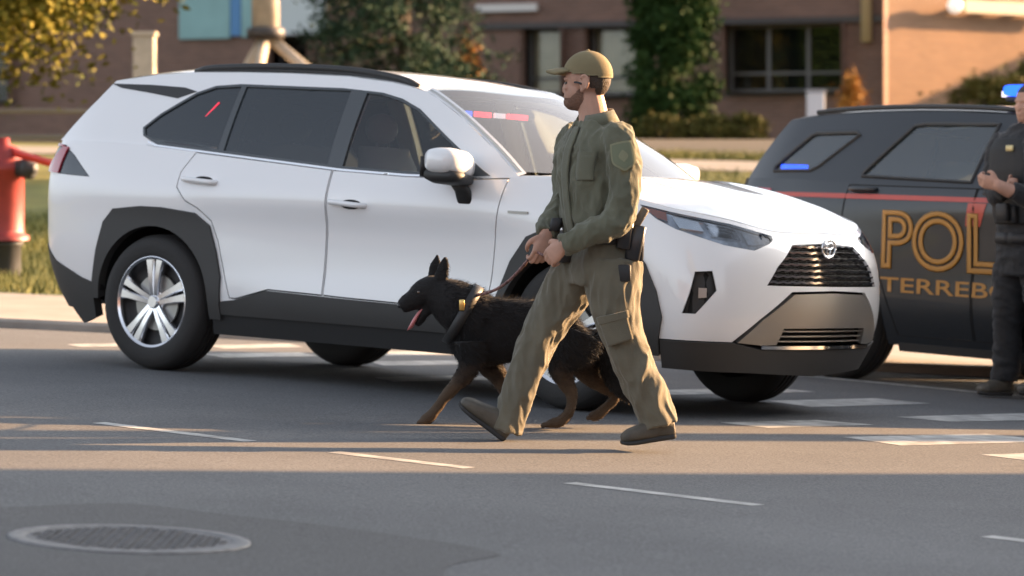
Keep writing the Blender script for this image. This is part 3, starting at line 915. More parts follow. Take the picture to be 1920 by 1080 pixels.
def make_wheel(parent, x, y, R_, Rr, width, side, spoke_mat, steer=0.0, spokes=5, hub=None):
    """Wheel with its outer face at y (side -1: facing -y)."""
    e = bpy.data.objects.new('wheel', None); COL.objects.link(e); e.parent = parent
    e.location = (x, y, R_); e.rotation_euler = (0, 0, steer if side < 0 else math.pi + steer)
    W = width
    tp = [(Rr - .012, W), (Rr + .02, W + .004), (R_ * .82, W + .006), (R_ * .93, W - .004), (R_ - .012, W - .022), (R_, W - .05)]
    for k in range(1, 4):
        yy = W - .05 - k * (W - .1) / 4
        tp += [(R_ + .002, yy + .008), (R_ - .008, yy + .005), (R_ - .008, yy - .005), (R_ + .002, yy - .008)]
    tp += [(R_, .05), (R_ - .012, .022), (R_ * .93, .004), (R_ * .82, -.006), (Rr + .02, -.004), (Rr + .004, .0), (Rr - .006, .006)]
    MB().add(*lathe([(r, h) for r, h in tp], 72)).build('tyre', M_rubber, e, angle=50)
    mb = MB().add(*lathe([(Rr - .012, W), (Rr - .03, W * .6), (Rr - .022, .035), (Rr - .016, .010), (Rr - .004, .002), (Rr + .003, .004), (Rr + .004, .012)], 64))
    mb.add(*lathe([(.0001, .075), (Rr - .024, .075)], 48), mi=1)
    mb.add(*lathe([(.06, .05), (.15, .05), (.15, .062), (.06, .062)], 40), mi=2)
    for k in range(spokes):
        a = math.pi / 2 + k * 2 * math.pi / spokes
        for s_ in (-1, 1):                      # two ribs make one broad spoke with a groove between
            V, F = [], []
            for r, hw, off, d0, dp in ((.03, .016, .012, .022, .03), (.09, .018, .018, .014, .035), (.16, .021, .026, .012, .032), (Rr - .018, .030, .036, .012, .03)):
                c = off * s_
                V += [(c - hw, d0 + .010, r), (c - hw * .7, d0, r), (c + hw * .7, d0, r), (c + hw, d0 + .010, r), (c + hw, d0 + dp, r), (c - hw, d0 + dp, r)]
            for i in range(3):
                for j in range(6):
                    q = (i * 6 + j, i * 6 + (j + 1) % 6, (i + 1) * 6 + (j + 1) % 6, (i + 1) * 6 + j); F.append(q)
            V = np.array(V); ca, sa = math.cos(a - math.pi / 2), math.sin(a - math.pi / 2)
            x_ = V[:, 0] * ca - V[:, 2] * sa; z_ = V[:, 0] * sa + V[:, 2] * ca
            mb.add(np.column_stack([x_, V[:, 1], z_]), F)
    mb.add(*lathe([(.0001, .010), (.030, .010), (.034, .016), (.036, .03), (.062, .034), (.066, .06)], 32))
    for k in range(5):
        a = k * 2 * math.pi / 5 + .6
        mb.add(*box((math.cos(a) * .05, .03, math.sin(a) * .05), (.014, .016, .014)), mi=2)
    mb.build('rim', [spoke_mat, M_black, M_silver], e, angle=35)
    return e

def halves(parent, name, mats, pieces, **kw):
    """Mirrored pieces joined across the centre line as one mesh."""
    mb = MB()
    for V, F, *m in pieces: mb.add(V, F, m[0] if m else 0)
    mb.mirror_y()
    return mb.build(name, mats, parent, weld=4e-4, angle=kw.get('angle', 38))

def both(parent, name, mats, pieces, angle=38):
    """The same part on the right (-y) and the left side, as two objects."""
    out = []
    for s in (1, -1):
        mb = MB()
        for V, F, *m in pieces: mb.add(V, F, m[0] if m else 0)
        if s < 0:
            V = np.concatenate(mb.V) * [1, -1, 1]; mb.V = [V]; mb.F = [f[::-1] for f in mb.F]
        out.append(mb.build(name, mats, parent, angle=angle))
    return out

# ================================================================ white crossover
suv = empty('white_suv', M=car_pose(-.3231, 16.967, 36.09))
tag(suv, 'white crossover with grey wheel arch cladding standing in the junction behind the dog handler', 'car')
Zn = [.20, .40, .60, .80, .95, 1.10, 1.25]
BODY = Wrap(Zn, [
 (-3.15, ncol([-2.20, -2.31, -2.355, -2.36, -2.36, -2.345, -2.29], [0] * 7)),
 (-2.65, ncol([-2.18, -2.29, -2.335, -2.34, -2.34, -2.325, -2.27], [-.45] * 7)),
 (-2.30, ncol([-2.06, -2.18, -2.25, -2.27, -2.28, -2.27, -2.215], [-.68, -.735, -.76, -.765, -.76, -.74, -.70])),
 (-1.95, ncol(-1.95, [-.77, -.83, -.86, -.868, -.872, -.845, -.79])),
 (-1.345, ncol(-1.345, [-.84, -.892, -.905, -.903, -.912, -.872, -.815])),
 (-.30, ncol(-.30, [-.83, -.890, -.882, -.884, -.910, -.872, -.815])),
 (.80, ncol(.80, [-.83, -.890, -.882, -.884, -.903, -.862, -.79])),
 (1.345, ncol(1.345, [-.84, -.892, -.905, -.905, -.893, -.83, -.74])),
 (1.75, ncol(1.75, [-.80, -.868, -.880, -.880, -.858, -.775, -.68])),
 (2.10, ncol([1.985, 2.06, 2.075, 2.045, 1.97, 1.85, 1.7], [-.735, -.80, -.81, -.79, -.75, -.66, -.56])),
 (2.50, ncol([2.135, 2.225, 2.25, 2.22, 2.115, 1.94, 1.75], [-.5] * 7)),
 (3.0, ncol([2.20, 2.285, 2.305, 2.275, 2.165, 1.98, 1.8], [0] * 7)),
])
def GS(x, z):
    x = np.atleast_1d(np.asarray(x, float)); z = np.atleast_1d(np.asarray(z, float)); d = z - 1.1
    w = .868 - .40 * d - .25 * d * d - .022 * np.clip((x + .2) / 1.2, 0, 2) ** 2 - .05 * np.clip((-1 - x) / 1.2, 0, 2) ** 2 - .5 * np.clip(-1.9 - x, 0, 1) ** 2
    return np.column_stack([x, -w, z])
TOP = [(-3.15, 1.20), (-2.65, 1.20), (-2.25, 1.205), (-1.9, 1.203), (-1.5, 1.195), (-1.431, 1.188), (-.12, 1.105), (.313, 1.093), (.748, 1.095), (.98, 1.117)]
HOODE = [(.98, 1.117), (1.2, 1.118), (1.45, 1.080), (1.655, 1.036), (1.885, 1.0), (2.105, .98), (2.34, .955), (2.635, .907), (3.0, .907)]
AF = [(.905, .378), (.93, .53), (1.005, .70), (1.10, .825), (1.18, .856), (1.345, .868), (1.57, .860), (1.70, .815), (1.785, .73), (1.85, .60), (1.885, .48), (1.87, .378)]
AR = [(-1.80, .44), (-1.785, .52), (-1.765, .62), (-1.717, .772), (-1.643, .847), (-1.45, .868), (-1.298, .868), (-1.06, .848), (-.955, .785), (-.90, .65), (-.862, .518), (-.863, .392)]
SILL = [(-.863, .392), (-.761, .406), (-.546, .466), (-.047, .454), (.635, .441), (.905, .436)]
REARLOW = [(-3.15, .64), (-2.30, .632), (-2.16, .545), (-1.90, .462), (-1.80, .44)]
SURR = [(1.87, .378), (2.30, .378), (2.45, .49), (2.66, .624), (3.0, .632)]
def shrink_arch(A, c, d):
    out = []
    for x, z in A:
        v = np.array([x - c, z - .42]); L_ = np.linalg.norm(v); out.append(tuple(np.array([c, .42]) + v * (L_ - d) / L_))
    return out
outer = REARLOW + shrink_arch(AR, -1.345, .02)[1:-1] + SILL + shrink_arch(AF, 1.345, .02)[1:-1] + SURR + HOODE[::-1] + TOP[::-1][1:]
# openings
D_R = [(-1.12, 1.167), (-1.19, 1.06), (-1.195, .98), (-1.13, .91), (-1.04, .872), (-.95, .81), (-.895, .70), (-.84, .53), (-.80, .415), (-.761, .412), (-.546, .472), (-.185, .464), (-.175, 1.106)]
D_F = [(-.165, 1.105), (-.175, .464), (-.047, .460), (.635, .447), (.86, .443), (.885, .62), (.90, .85), (.93, 1.06), (.94, 1.103), (.748, 1.092), (.313, 1.091)]
HL = [(1.70, 1.008), (1.885, .985), (2.105, .962), (2.34, .937), (2.60, .888), (2.59, .868), (2.55, .850), (2.425, .815), (2.24, .835), (1.955, .90), (1.825, .945)]
FOG = [(2.05, .705), (2.15, .712), (2.175, .62), (2.06, .505), (1.985, .505), (2.02, .60)]
GRILLE = [(2.48, .652), (3.0, .652), (3.0, .862), (2.72, .850), (2.56, .74)]
TAIL = [(-2.85, 1.175), (-2.30, 1.188), (-2.15, 1.178), (-2.03, 1.125), (-1.86, 1.01), (-2.05, 1.015), (-2.3, 1.03), (-2.85, 1.05)]
ctr = lambda p: abs(p[0] - 3.0) < 1e-4 or abs(p[0] + 3.15) < 1e-4
def P_(poly, off=0.0, grid=.045, lip=.014, holes=(), s=BODY): return panel(s, poly, off, grid, lip, holes, nolip=ctr)
# the grille opening reaches the centre line, so the body outline runs round it
i3 = outer.index((3.0, .632))
outer2 = outer[:i3 + 1] + [(3.0, .652), (2.48, .652), (2.56, .74), (2.72, .850), (3.0, .862)] + outer[i3 + 1:]
outer2 = outer[:i3 + 1] + [(3.0, .6515), (2.48, .652), (2.56, .74), (2.72, .850), (3.0, .8625)] + outer[i3 + 1:]
roof_edge = [(.24, 1.53), (.12, 1.553), (0, 1.572), (-.3, 1.598), (-.7, 1.607), (-1.0, 1.607), (-1.37, 1.602), (-1.64, 1.585), (-1.95, 1.545)]
APIL = [(.985, 1.117), (.80, 1.243), (.55, 1.388), (.33, 1.495), (.24, 1.53)]
GH = TOP[2:-1] + APIL + roof_edge[1:] + [(-2.03, 1.44), (-2.14, 1.32)]
DLO = [(-1.56, 1.245), (-1.50, 1.222), (-1.43, 1.20), (-.12, 1.115), (.313, 1.103), (.70, 1.104), (.82, 1.112), (.755, 1.145), (.495, 1.292), (.249, 1.437), (.11, 1.488), (-.033, 1.517), (-.299, 1.535), (-1.011, 1.543), (-1.18, 1.530), (-1.30, 1.49), (-1.495, 1.368), (-1.585, 1.29)]
DLO_s = inset(DLO, .0)
halves(suv, 'body', [M_white], [P_(outer2, holes=[inset(D_R, -.004), inset(D_F, -.004), HL, FOG, TAIL]),
                                panel(GS, GH, 0, .045, .014, [DLO_s])])
for D_, nm in ((D_R, 0), (D_F, 1)):
    doors = both(suv, 'door', [M_white], [P_(inset(D_, .003), lip=.02)])
    hx, hz_ = ((-1.04, 1.018), (-.03, .938))[nm]
    for s, d in zip((1, -1), doors):
        yy = BODY([hx], [hz_])[0][1]
        V, F = tube([(hx - .115, yy + .008, hz_ + .006), (hx - .09, yy - .028, hz_ + .005), (hx, yy - .034, hz_), (hx + .09, yy - .028, hz_ - .005), (hx + .115, yy + .008, hz_ - .006)], .014, 10, 4)
        V2, F2 = ellipsoid((hx + .02, yy + .004, hz_ - .002), (.075, .008, .026))
        MB().add(V * [1, s, 1], F if s > 0 else [f[::-1] for f in F]).add(V2 * [1, s, 1], F2 if s > 0 else [f[::-1] for f in F2], 1).build('door_handle', [M_white, M_gap], d)
# dark backing behind the gaps, wheel wells and floor
mb = MB().add(*panel(BODY, outer, -.034, .09, 0))
V, F = mb.V[0], mb.F; mbk = MB().add(V, F).mirror_y()
for cx in (-1.345, 1.345):
    for s in (1, -1):
        V, F = lathe([(.0001, .52), (.405, .52), (.41, .865)], 40)
        V = V * [1, -s, 1] + [cx, 0, .40]; keep = [f for f in F if max(V[i][2] for i in f) > .42]
        mbk.add(V, keep)
mbk.add(*box((0, 0, .36), (1.80, 1.60, .27))).add(*box((0, 0, .52), (4.1, 1.0, .46))).add(*box((0, 0, .62), (1.75, 1.68, .12)))
mbk.build('underbody', M_gap, suv, smooth=False)
# cladding
ARI = lambda c: arc(c, .36, .405, 2, 178, 26)
for A, c in ((AF, 1.345), (AR, -1.345)):
    poly = [(A[0][0], .30 if c > 0 else .36)] + A + [(A[-1][0], .30)] + [(c + .407, .30)] + ARI(c) + [(c - .407, .30 if c > 0 else .36)]
    both(suv, 'wheel_arch_cladding', [M_clad], [P_(poly, off=.016, grid=.03, lip=.05)])
both(suv, 'sill_cladding', [M_clad, M_black], [P_([(-.93, .325), (.93, .325)] + SILL[::-1], off=.010, lip=.03), (*P_([(-.945, .215), (.945, .215), (.93, .323), (-.93, .323)], off=-.004, lip=.05), 1)])
halves(suv, 'lower_bumper', [M_clad], [P_([(1.88, .24), (2.5, .232), (3.0, .212), (3.0, .343), (2.5, .345), (2.31, .374), (1.875, .374)], off=.008, lip=.05)])
halves(suv, 'rear_bumper', [M_clad], [P_([(-3.15, .30), (-2.3, .30), (-2.06, .295), (-1.93, .212), (-1.80, .25), (-1.805, .436)] + REARLOW[::-1][1:], off=.006, lip=.05)])
INT = [(2.615, .372), (3.0, .372), (3.0, .447), (2.63, .445)]
sur = [(2.33, .378), (2.47, .49), (2.675, .615), (3.0, .622), (3.0, .449), (2.622, .447), (2.605, .370), (3.0, .370), (3.0, .366), (2.50, .366)]
halves(suv, 'bumper_surround', [M_silver], [P_([(2.335, .376), (2.47, .488), (2.675, .612), (3.0, .620), (3.0, .450), (2.625, .448), (2.605, .369), (2.50, .366)], off=.004, lip=.03)])
def slat_rows(z0, z1, n, t0f, off, th, mi, wav=0.0):
    out = []
    for k in range(n):
        zc_ = z0 + (z1 - z0) * (k + .5) / n; t0 = t0f(zc_)
        tt = np.linspace(t0, 3.0, 40)
        zz = zc_ + (wav * np.sin((tt - 3.0) * 2 * math.pi / .07) if wav else 0)
        a = BODY(tt, np.full(40, zc_)); a[:, 2] = zz
        n_ = np.column_stack([np.full(40, 1.0), np.linspace(-.45, 0, 40), np.zeros(40)]); n_ /= np.linalg.norm(n_, axis=1)[:, None]
        b0 = a + n_ * off
        V = np.concatenate([b0 - [0, 0, th / 2], b0 + [0, 0, th / 2], a - n_ * .05 + [0, 0, th / 2], a - n_ * .05 - [0, 0, th / 2]])
        F = [(r * 40 + i, r * 40 + i + 1, ((r + 1) % 4) * 40 + i + 1, ((r + 1) % 4) * 40 + i) for r in range(4) for i in range(39)]
        out.append((V, F, mi))
    return out
gt0 = lambda z: float(np.interp(z, [.652, .74, .85], [2.485, 2.565, 2.725]))
pcs = [(*P_(inset(GRILLE, -.004), off=-.06, lip=0), 1)] + slat_rows(.655, .855, 7, gt0, .000, .009, 0, .0022) + slat_rows(.655, .852, 21, gt0, -.020, .003, 2, .0015)
grille = halves(suv, 'grille', [M_chrome, M_gap, M_black], pcs)
pcs = [(*P_([(2.60, .366), (3.0, .366), (3.0, .452), (2.62, .450)], off=-.05, lip=0), 1)] + slat_rows(.372, .446, 3, lambda z: 2.62, -.006, .006, 0)
halves(suv, 'lower_intake', [M_silver, M_gap], pcs)
pcs = slat_rows(.343, .365, 1, lambda z: 2.50, .014, .016, 0)
halves(suv, 'bumper_trim', [M_chrome], pcs)
# three-ellipse emblem on the grille
ec = BODY([3.0], [.838])[0] + np.array([.012, 0, 0])
mb = MB()
def ell_ring(cy, cz, ry, rz_, r=.006):
    pts = [(ec[0], cy + ry * math.cos(a), ec[2] + cz + rz_ * math.sin(a)) for a in np.linspace(0, 2 * math.pi, 41)]
    return tube(pts, r, 8, up=(1, 0, 0))
mb.add(*ell_ring(0, 0, .062, .042)).add(*ell_ring(0, .010, .039, .014, .005)).add(*ell_ring(0, 0, .017, .037, .005))
mb.build('emblem', M_chrome, suv)
# lamps
for o_ in both(suv, 'headlight', [M_clear, M_gap, M_amber, M_chrome],
     [(*P_(inset(HL, .002), off=-.022, lip=0), 0), (*P_([(1.72, 1.0), (1.885, .98), (1.90, .94), (1.83, .95)], off=-.006, lip=.012), 2),
      (*P_([(1.93, .965), (2.12, .945), (2.14, .90), (1.98, .91)], off=-.010, lip=.02), 3), (*P_([(2.16, .945), (2.36, .918), (2.37, .865), (2.18, .88)], off=-.010, lip=.02), 3),
      (*P_([(2.40, .905), (2.57, .875), (2.52, .85), (2.41, .845)], off=-.010, lip=.02), 0)]): pass
M_lens = glass_mat('clear_lens', (.8, .84, .88), .05)
both(suv, 'headlight_lens', [M_lens], [P_(inset(HL, .002), off=.002, lip=.01)])
both(suv, 'fog_lamp_recess', [M_black, M_silver], [(*P_(inset(FOG, -.003), off=-.035, lip=0), 0), (*P_([(2.07, .63), (2.12, .63), (2.12, .585), (2.07, .58)], off=-.015, lip=.01), 1)])
for o_ in both(suv, 'taillight', [M_red_lens, M_priv], [(*P_([p for p in inset(TAIL, .003) if p[0] < -2.1] + [(-2.13, 1.02), (-2.1, 1.165)][::1], off=.012, lip=.02), 0), (*P_(inset(TAIL, .002), off=.002, lip=.02), 1)]): pass
# glasshouse
QG = [(-1.545, 1.25), (-1.49, 1.232), (-1.42, 1.212), (-.985, 1.184), (-1.0, 1.528), (-1.175, 1.517), (-1.29, 1.478), (-1.485, 1.358), (-1.567, 1.288)]
RG = [(-.945, 1.181), (-.215, 1.133), (-.245, 1.521), (-.965, 1.528)]
FG = [(-.115, 1.127), (.313, 1.115), (.60, 1.116), (.585, 1.225), (.485, 1.284), (.243, 1.425), (.105, 1.475), (-.035, 1.504), (-.135, 1.511)]
both(suv, 'window_surround', [M_gloss], [panel(GS, inset(DLO, .001), .002, .045, .02, [QG, RG, FG])])
for pl, mt in ((QG, M_priv), (RG, M_priv), (FG, M_front_glass)):
    both(suv, 'side_window', [mt], [panel(GS, inset(pl, -.003), -.006, .06, .0)])
both(suv, 'roof_band', [M_black], [panel(GS, [(-1.97, 1.527), (-1.88, 1.505), (-1.66, 1.483), (-1.42, 1.455), (-1.30, 1.495), (-1.40, 1.515), (-1.65, 1.525)], .003, .05, .01)])
both(suv, 'belt_moulding', [M_chrome], [panel(GS, [(-1.5, 1.206), (-1.43, 1.187), (-.12, 1.102), (.313, 1.090), (.82, 1.098), (.82, 1.106), (.313, 1.100), (-.12, 1.112), (-1.43, 1.197), (-1.5, 1.216)], .006, .03, .01)])
RE = np.array(sorted(roof_edge + [(.45, 1.445), (-2.15, 1.512)]))
def ze(x): return np.interp(x, RE[:, 0], RE[:, 1]) if np.isscalar(x) else basis(RE[:, 0], x) @ RE[:, 1]
def roof_fn(u, v):
    q = v * 2 - 1; b = 1 - q * q
    xr, xf = -1.95 - .13 * b, .24 + .10 * b; x = xr + (xf - xr) * u
    z = ze(x); w = -GS(np.clip(x, -1.95, .24), ze(np.clip(x, -1.95, .24)))[:, 1]
    return np.column_stack([x, q * w, z + .052 * (1 - np.abs(q) ** 3)])
mb = MB().add(*patch(roof_fn, 40, 24, flip=False))
e_r = roof_fn(np.zeros(25), np.linspace(0, 1, 25))
V = np.concatenate([e_r, e_r - [0.02, 0, .045], e_r + [.25, 0, -.055]])
mb.add(V, [(r * 25 + i, r * 25 + i + 1, (r + 1) * 25 + i + 1, (r + 1) * 25 + i)[::-1] for r in range(2) for i in range(24)])
mb.build('roof', M_white, suv, angle=50)
for s in (1, -1):
    xs_r = np.linspace(-1.40, .16, 24); w = -GS(xs_r, ze(xs_r))[:, 1] - .03
    rise = .034 * np.sin(np.pi * np.clip((xs_r + 1.40) / 1.56, 0, 1)) ** .35 + .002
    MB().add(*tube(np.column_stack([xs_r, -s * w, ze(xs_r) + rise]), .019, 10)).add(*tube(np.column_stack([xs_r, -s * w, ze(xs_r) + rise * .4]), .012, 8)).build('roof_rail', M_black, suv)
AP = np.array(APIL)
def wind_fn(u, v):
    q = u * 2 - 1; r = v
    k = np.linspace(0, 1, len(AP)); B = basis(k, r); xa, za = B @ AP[:, 0], B @ AP[:, 1]
    w = -GS(xa, za)[:, 1] - .012; b = 1 - q * q
    return np.column_stack([xa + b * (.15 - .05 * r), q * w, za + .012 + .045 * r * (1 - np.abs(q) ** 3)])
MB().add(*patch(lambda u, v: wind_fn(u, .02 + .96 * v), 24, 16)).build('windshield', M_wind, suv)
for s_ in (0, 1):
    mb = MB(); r = np.linspace(0, 1, 17); a = wind_fn(np.full(17, float(s_)), r); b = wind_fn(np.full(17, abs(s_ - .022)), r)
    c = GS(*(basis(np.linspace(0, 1, len(AP)), r) @ AP).T) * [1, 1 if s_ == 0 else -1, 1]
    V = np.concatenate([c, b + [0, 0, .004]]); F = [(i, i + 1, 17 + i + 1, 17 + i) for i in range(16)]
    mb.add(V, F if s_ else [f[::-1] for f in F]).build('pillar_trim', M_white, suv)
# cowl and bonnet
def cowl_fn(u, v):
    q = u * 2 - 1; b = 1 - q * q; a = wind_fn(u, np.zeros_like(u))
    return a + np.column_stack([.02 + (.03 + .03 * b) * v, q * 0, -.006 - .012 * v])
MB().add(*patch(cowl_fn, 24, 3, flip=True)).build('cowl', M_black, suv)
HE = np.array(HOODE)
def edge_pt(t): return BODY(t, basis(HE[:, 0], t) @ HE[:, 1])
def hood_fn(u, v):
    q = u * 2 - 1; r = v; aq = np.abs(q); sg = np.sign(q + 1e-9)
    k = .985
    def side(r, s): p = edge_pt(1.0 + 1.16 * r); p[:, 1] *= k * s * -1; p[:, 1] = s * np.abs(p[:, 1]); return p
    def front(q): p = edge_pt(3.0 - .84 * np.abs(q)); p[:, 1] = np.sign(q + 1e-9) * np.abs(p[:, 1]) * k; p[:, 0] -= .008; return p
    def rear(q):
        p0 = edge_pt(np.full_like(q, 1.0)); b = 1 - q * q
        return np.column_stack([p0[:, 0] + .02 + .185 * b, q * np.abs(p0[:, 1]) * k, p0[:, 2] + .022 * b])
    s1, s0 = side(r, np.ones_like(q)), side(r, -np.ones_like(q)); f, a = front(q), rear(q)
    one = np.ones_like(q)
    c00, c01, c10, c11 = rear(-one), front(-one), rear(one), front(one)
    U = u[:, None]; Vv = r[:, None]
    P = (1 - U) * s0 + U * s1 + (1 - Vv) * a + Vv * f - ((1 - U) * (1 - Vv) * c00 + U * (1 - Vv) * c10 + (1 - U) * Vv * c01 + U * Vv * c11)
    bulge = np.sin(np.pi * np.clip(r, 0, 1)) ** .8 * (1 - aq ** 4)
    P[:, 2] += .030 * bulge + .004 + .014 * np.exp(-((aq - .62) / .10) ** 2) * np.sin(np.pi * r)
    return P
mb = MB().add(*patch(hood_fn, 40, 30, flip=True))
ed = np.concatenate([hood_fn(np.zeros(31), np.linspace(0, 1, 31)), hood_fn(np.linspace(0, 1, 41), np.ones(41)), hood_fn(np.ones(31), np.linspace(1, 0, 31))])
V = np.concatenate([ed, ed - [0, 0, .03]]); n_ = len(ed)
mb.add(V, [(i, i + 1, n_ + i + 1, n_ + i)[::-1] for i in range(n_ - 1)]).build('bonnet', M_white, suv, angle=45)
MB().add(*patch(lambda u, v: hood_fn(u, v) * [1, 1.0, 1] - [0, 0, .035], 20, 16, flip=True)).build('engine_cover', M_gap, suv)
# tailgate glass and lower tailgate fill
def rear_fn(u, v):
    q = u * 2 - 1
    A = np.array([(-2.26, 1.205), (-2.14, 1.32), (-2.03, 1.44), (-1.955, 1.54)]); B = basis(np.linspace(0, 1, 4), v)
    xa, za = B @ A[:, 0], B @ A[:, 1]; w = -GS(xa, za)[:, 1]; b = 1 - np.abs(q) ** 2.5
    return np.column_stack([xa - .09 * b, q * w, za])
MB().add(*patch(rear_fn, 20, 10, flip=True)).build('rear_window', M_priv, suv)
# mirrors
for s in (1, -1):
    e = bpy.data.objects.new('wing_mirror', None); COL.objects.link(e); e.parent = suv; e.location = (.665, -s * .99, 1.138)
    secs = []
    for yy, kx, kz in ((.12, .06, .038), (.10, .092, .062), (.04, .110, .074), (-.06, .106, .072), (-.125, .086, .058), (-.150, .045, .028)):
        secs.append(((.012 - yy * .15, yy * s, .015 + (.10 - yy) * .10), (kx, 0, 0), (0, 0, kz), 3.0))
    V, F = loft(secs, 26)
    F = F if s > 0 else F
    mbw = MB(); 
    cen = lambda f: np.mean([V[i][2] for i in f])
    mbw.add(V, [f for f in F], 0)
    w = mbw.build('shell', [M_white], e)
    secs = []
    for yy, kx, kz in ((.13, .07, .026), (.06, .102, .034), (-.04, .112, .038), (-.12, .09, .030)):
        secs.append(((.012 - yy * .15, yy * s, -.052 + (.10 - yy) * .08), (kx, 0, 0), (0, 0, kz), 3.0))
    mbw = MB().add(*loft(secs, 22)).add(*loft([((.02, .05 * s, -.06), (.05, 0, 0), (0, .03, 0), 3), ((.03, .09 * s, -.11), (.045, 0, 0), (0, .025, 0), 3), ((.04, .115 * s, -.17), (.05, 0, 0), (0, .03, 0), 3)], 16))
    mbw.add(*box((-.098, 0, .005), (.012, .19, .10)))
    mbw.build('bracket', M_black, e)
# cabin
mb = MB().add(*box((.80, 0, .93), (.38, 1.46, .22))).add(*box((.64, .37, 1.04), (.16, .42, .08)))
mb.build('dashboard', M_dark, suv, smooth=False, bevel=.03)
MB().add(*tube([(.50 + .05 * math.sin(a), .37 + .185 * math.cos(a), 1.03 + .17 * math.sin(a)) for a in np.linspace(0, 2 * math.pi, 33)], .016, 8)).add(*tube([(.68, .37, .98), (.50, .37, 1.03)], .03, 8)).build('steering_wheel', M_dark, suv)
def seat(x, y, w, name='seat'):
    mb = MB().add(*loft([((x + .05, y, .62), (.27, 0, 0), (0, w / 2, 0), 4), ((x + .04, y, .74), (.26, 0, 0), (0, w / 2 * .95, 0), 4)], 20))
    mb.add(*loft([((x - .17, y, .70), (.09, 0, 0), (0, w / 2, 0), 4), ((x - .22, y, 1.0), (.075, 0, 0), (0, w / 2, 0), 4), ((x - .29, y, 1.24), (.05, 0, 0), (0, w / 2 * .72, 0), 4)], 20))
    st_ = mb.build(name, M_seat, suv)
    for yy in ([y] if w < .8 else [y - .38, y, y + .38]):
        MB().add(*ellipsoid((x - .31, yy, 1.335), (.05, .125, .085))).add(*tube([(x - .29, yy - .05, 1.22), (x - .31, yy - .05, 1.32)], .008, 6)).add(*tube([(x - .29, yy + .05, 1.22), (x - .31, yy + .05, 1.32)], .008, 6)).build('headrest', M_seat, st_)
seat(.05, -.37, .50); seat(.05, .37, .50); seat(-.85, 0, 1.25, 'rear_bench')
MB().add(*patch(lambda u, v: roof_fn(u, v) - [0, 0, .03], 12, 10, flip=True)).build('headliner', mat('headliner_cloth', (.32, .31, .29), .9), suv)
M_ptrim = mat('pale_pillar_trim', (.50, .48, .44), .8)
for s in (1, -1):
    for xp, wd in ((-.97, .12), (-.20, .12)):
        zz_ = np.linspace(1.10, 1.52, 8); g = GS(np.full(8, xp), zz_) * [1, s, 1]; V = []
        for q_ in g: V += [q_ + [-wd / 2, -s * -.035, 0], q_ + [wd / 2, -s * -.035, 0]]
        o = MB().add(V, [(2 * i, 2 * i + 1, 2 * i + 3, 2 * i + 2) for i in range(7)]).build('inner_pillar', M_ptrim, suv); md = o.modifiers.new('s', 'SOLIDIFY'); md.thickness = .01
MB().add(*ellipsoid((.38, 0, 1.44), (.02, .11, .035))).build('rear_view_mirror', M_dark, suv)
# red and blue visor lights glowing behind the top of the windshield
M_redglow = mat('red_glow', (.6, .02, .02), .4, emit=(1, .02, .04), estr=.75)
M_blueglow = mat('blue_glow', (.02, .08, .7), .4, emit=(.0, .075, 1), estr=.7)
M_whiteglow = mat('white_glow', (.9, .9, .9), .4, emit=(1, .80, .85), estr=.2)
mb = MB()
for y0, y1, mi in ((-.585, -.54, 1), (-.535, -.40, 0), (-.395, -.305, 2), (-.30, -.13, 0)):
    q = ((y0 + y1) / 2) / .70
    mb.add(*box((.415 + .1 * (1 - q * q), (y0 + y1) / 2, 1.425), (.012, y1 - y0, .026)), mi=mi)
mb.build('visor_light', [M_redglow, M_blueglow, M_whiteglow], suv, smooth=False)
MB().add(*tube([(-1.17, -.735, 1.36), (-1.11, -.70, 1.44)], .0045, 8)).build('red_reflection_strip', mat('red_reflection_glow', (.5, .03, .05), .4, emit=(1, .05, .10), estr=.2), suv)  # glowing strip added for a red reflection in the rear quarter glass
bx = BODY([1.04], [.94])[0]
MB().add(*box((bx[0], bx[1] - .004, bx[2]), (.12, .006, .012))).build('badge', M_silver, suv, smooth=False)
for x, st_ in ((-1.345, 0), (1.345, -.10)):
    for s in (1, -1):
        make_wheel(suv, x, -s * .905, .36, .245, .235, -1 if s > 0 else 1, M_alloy, st_)

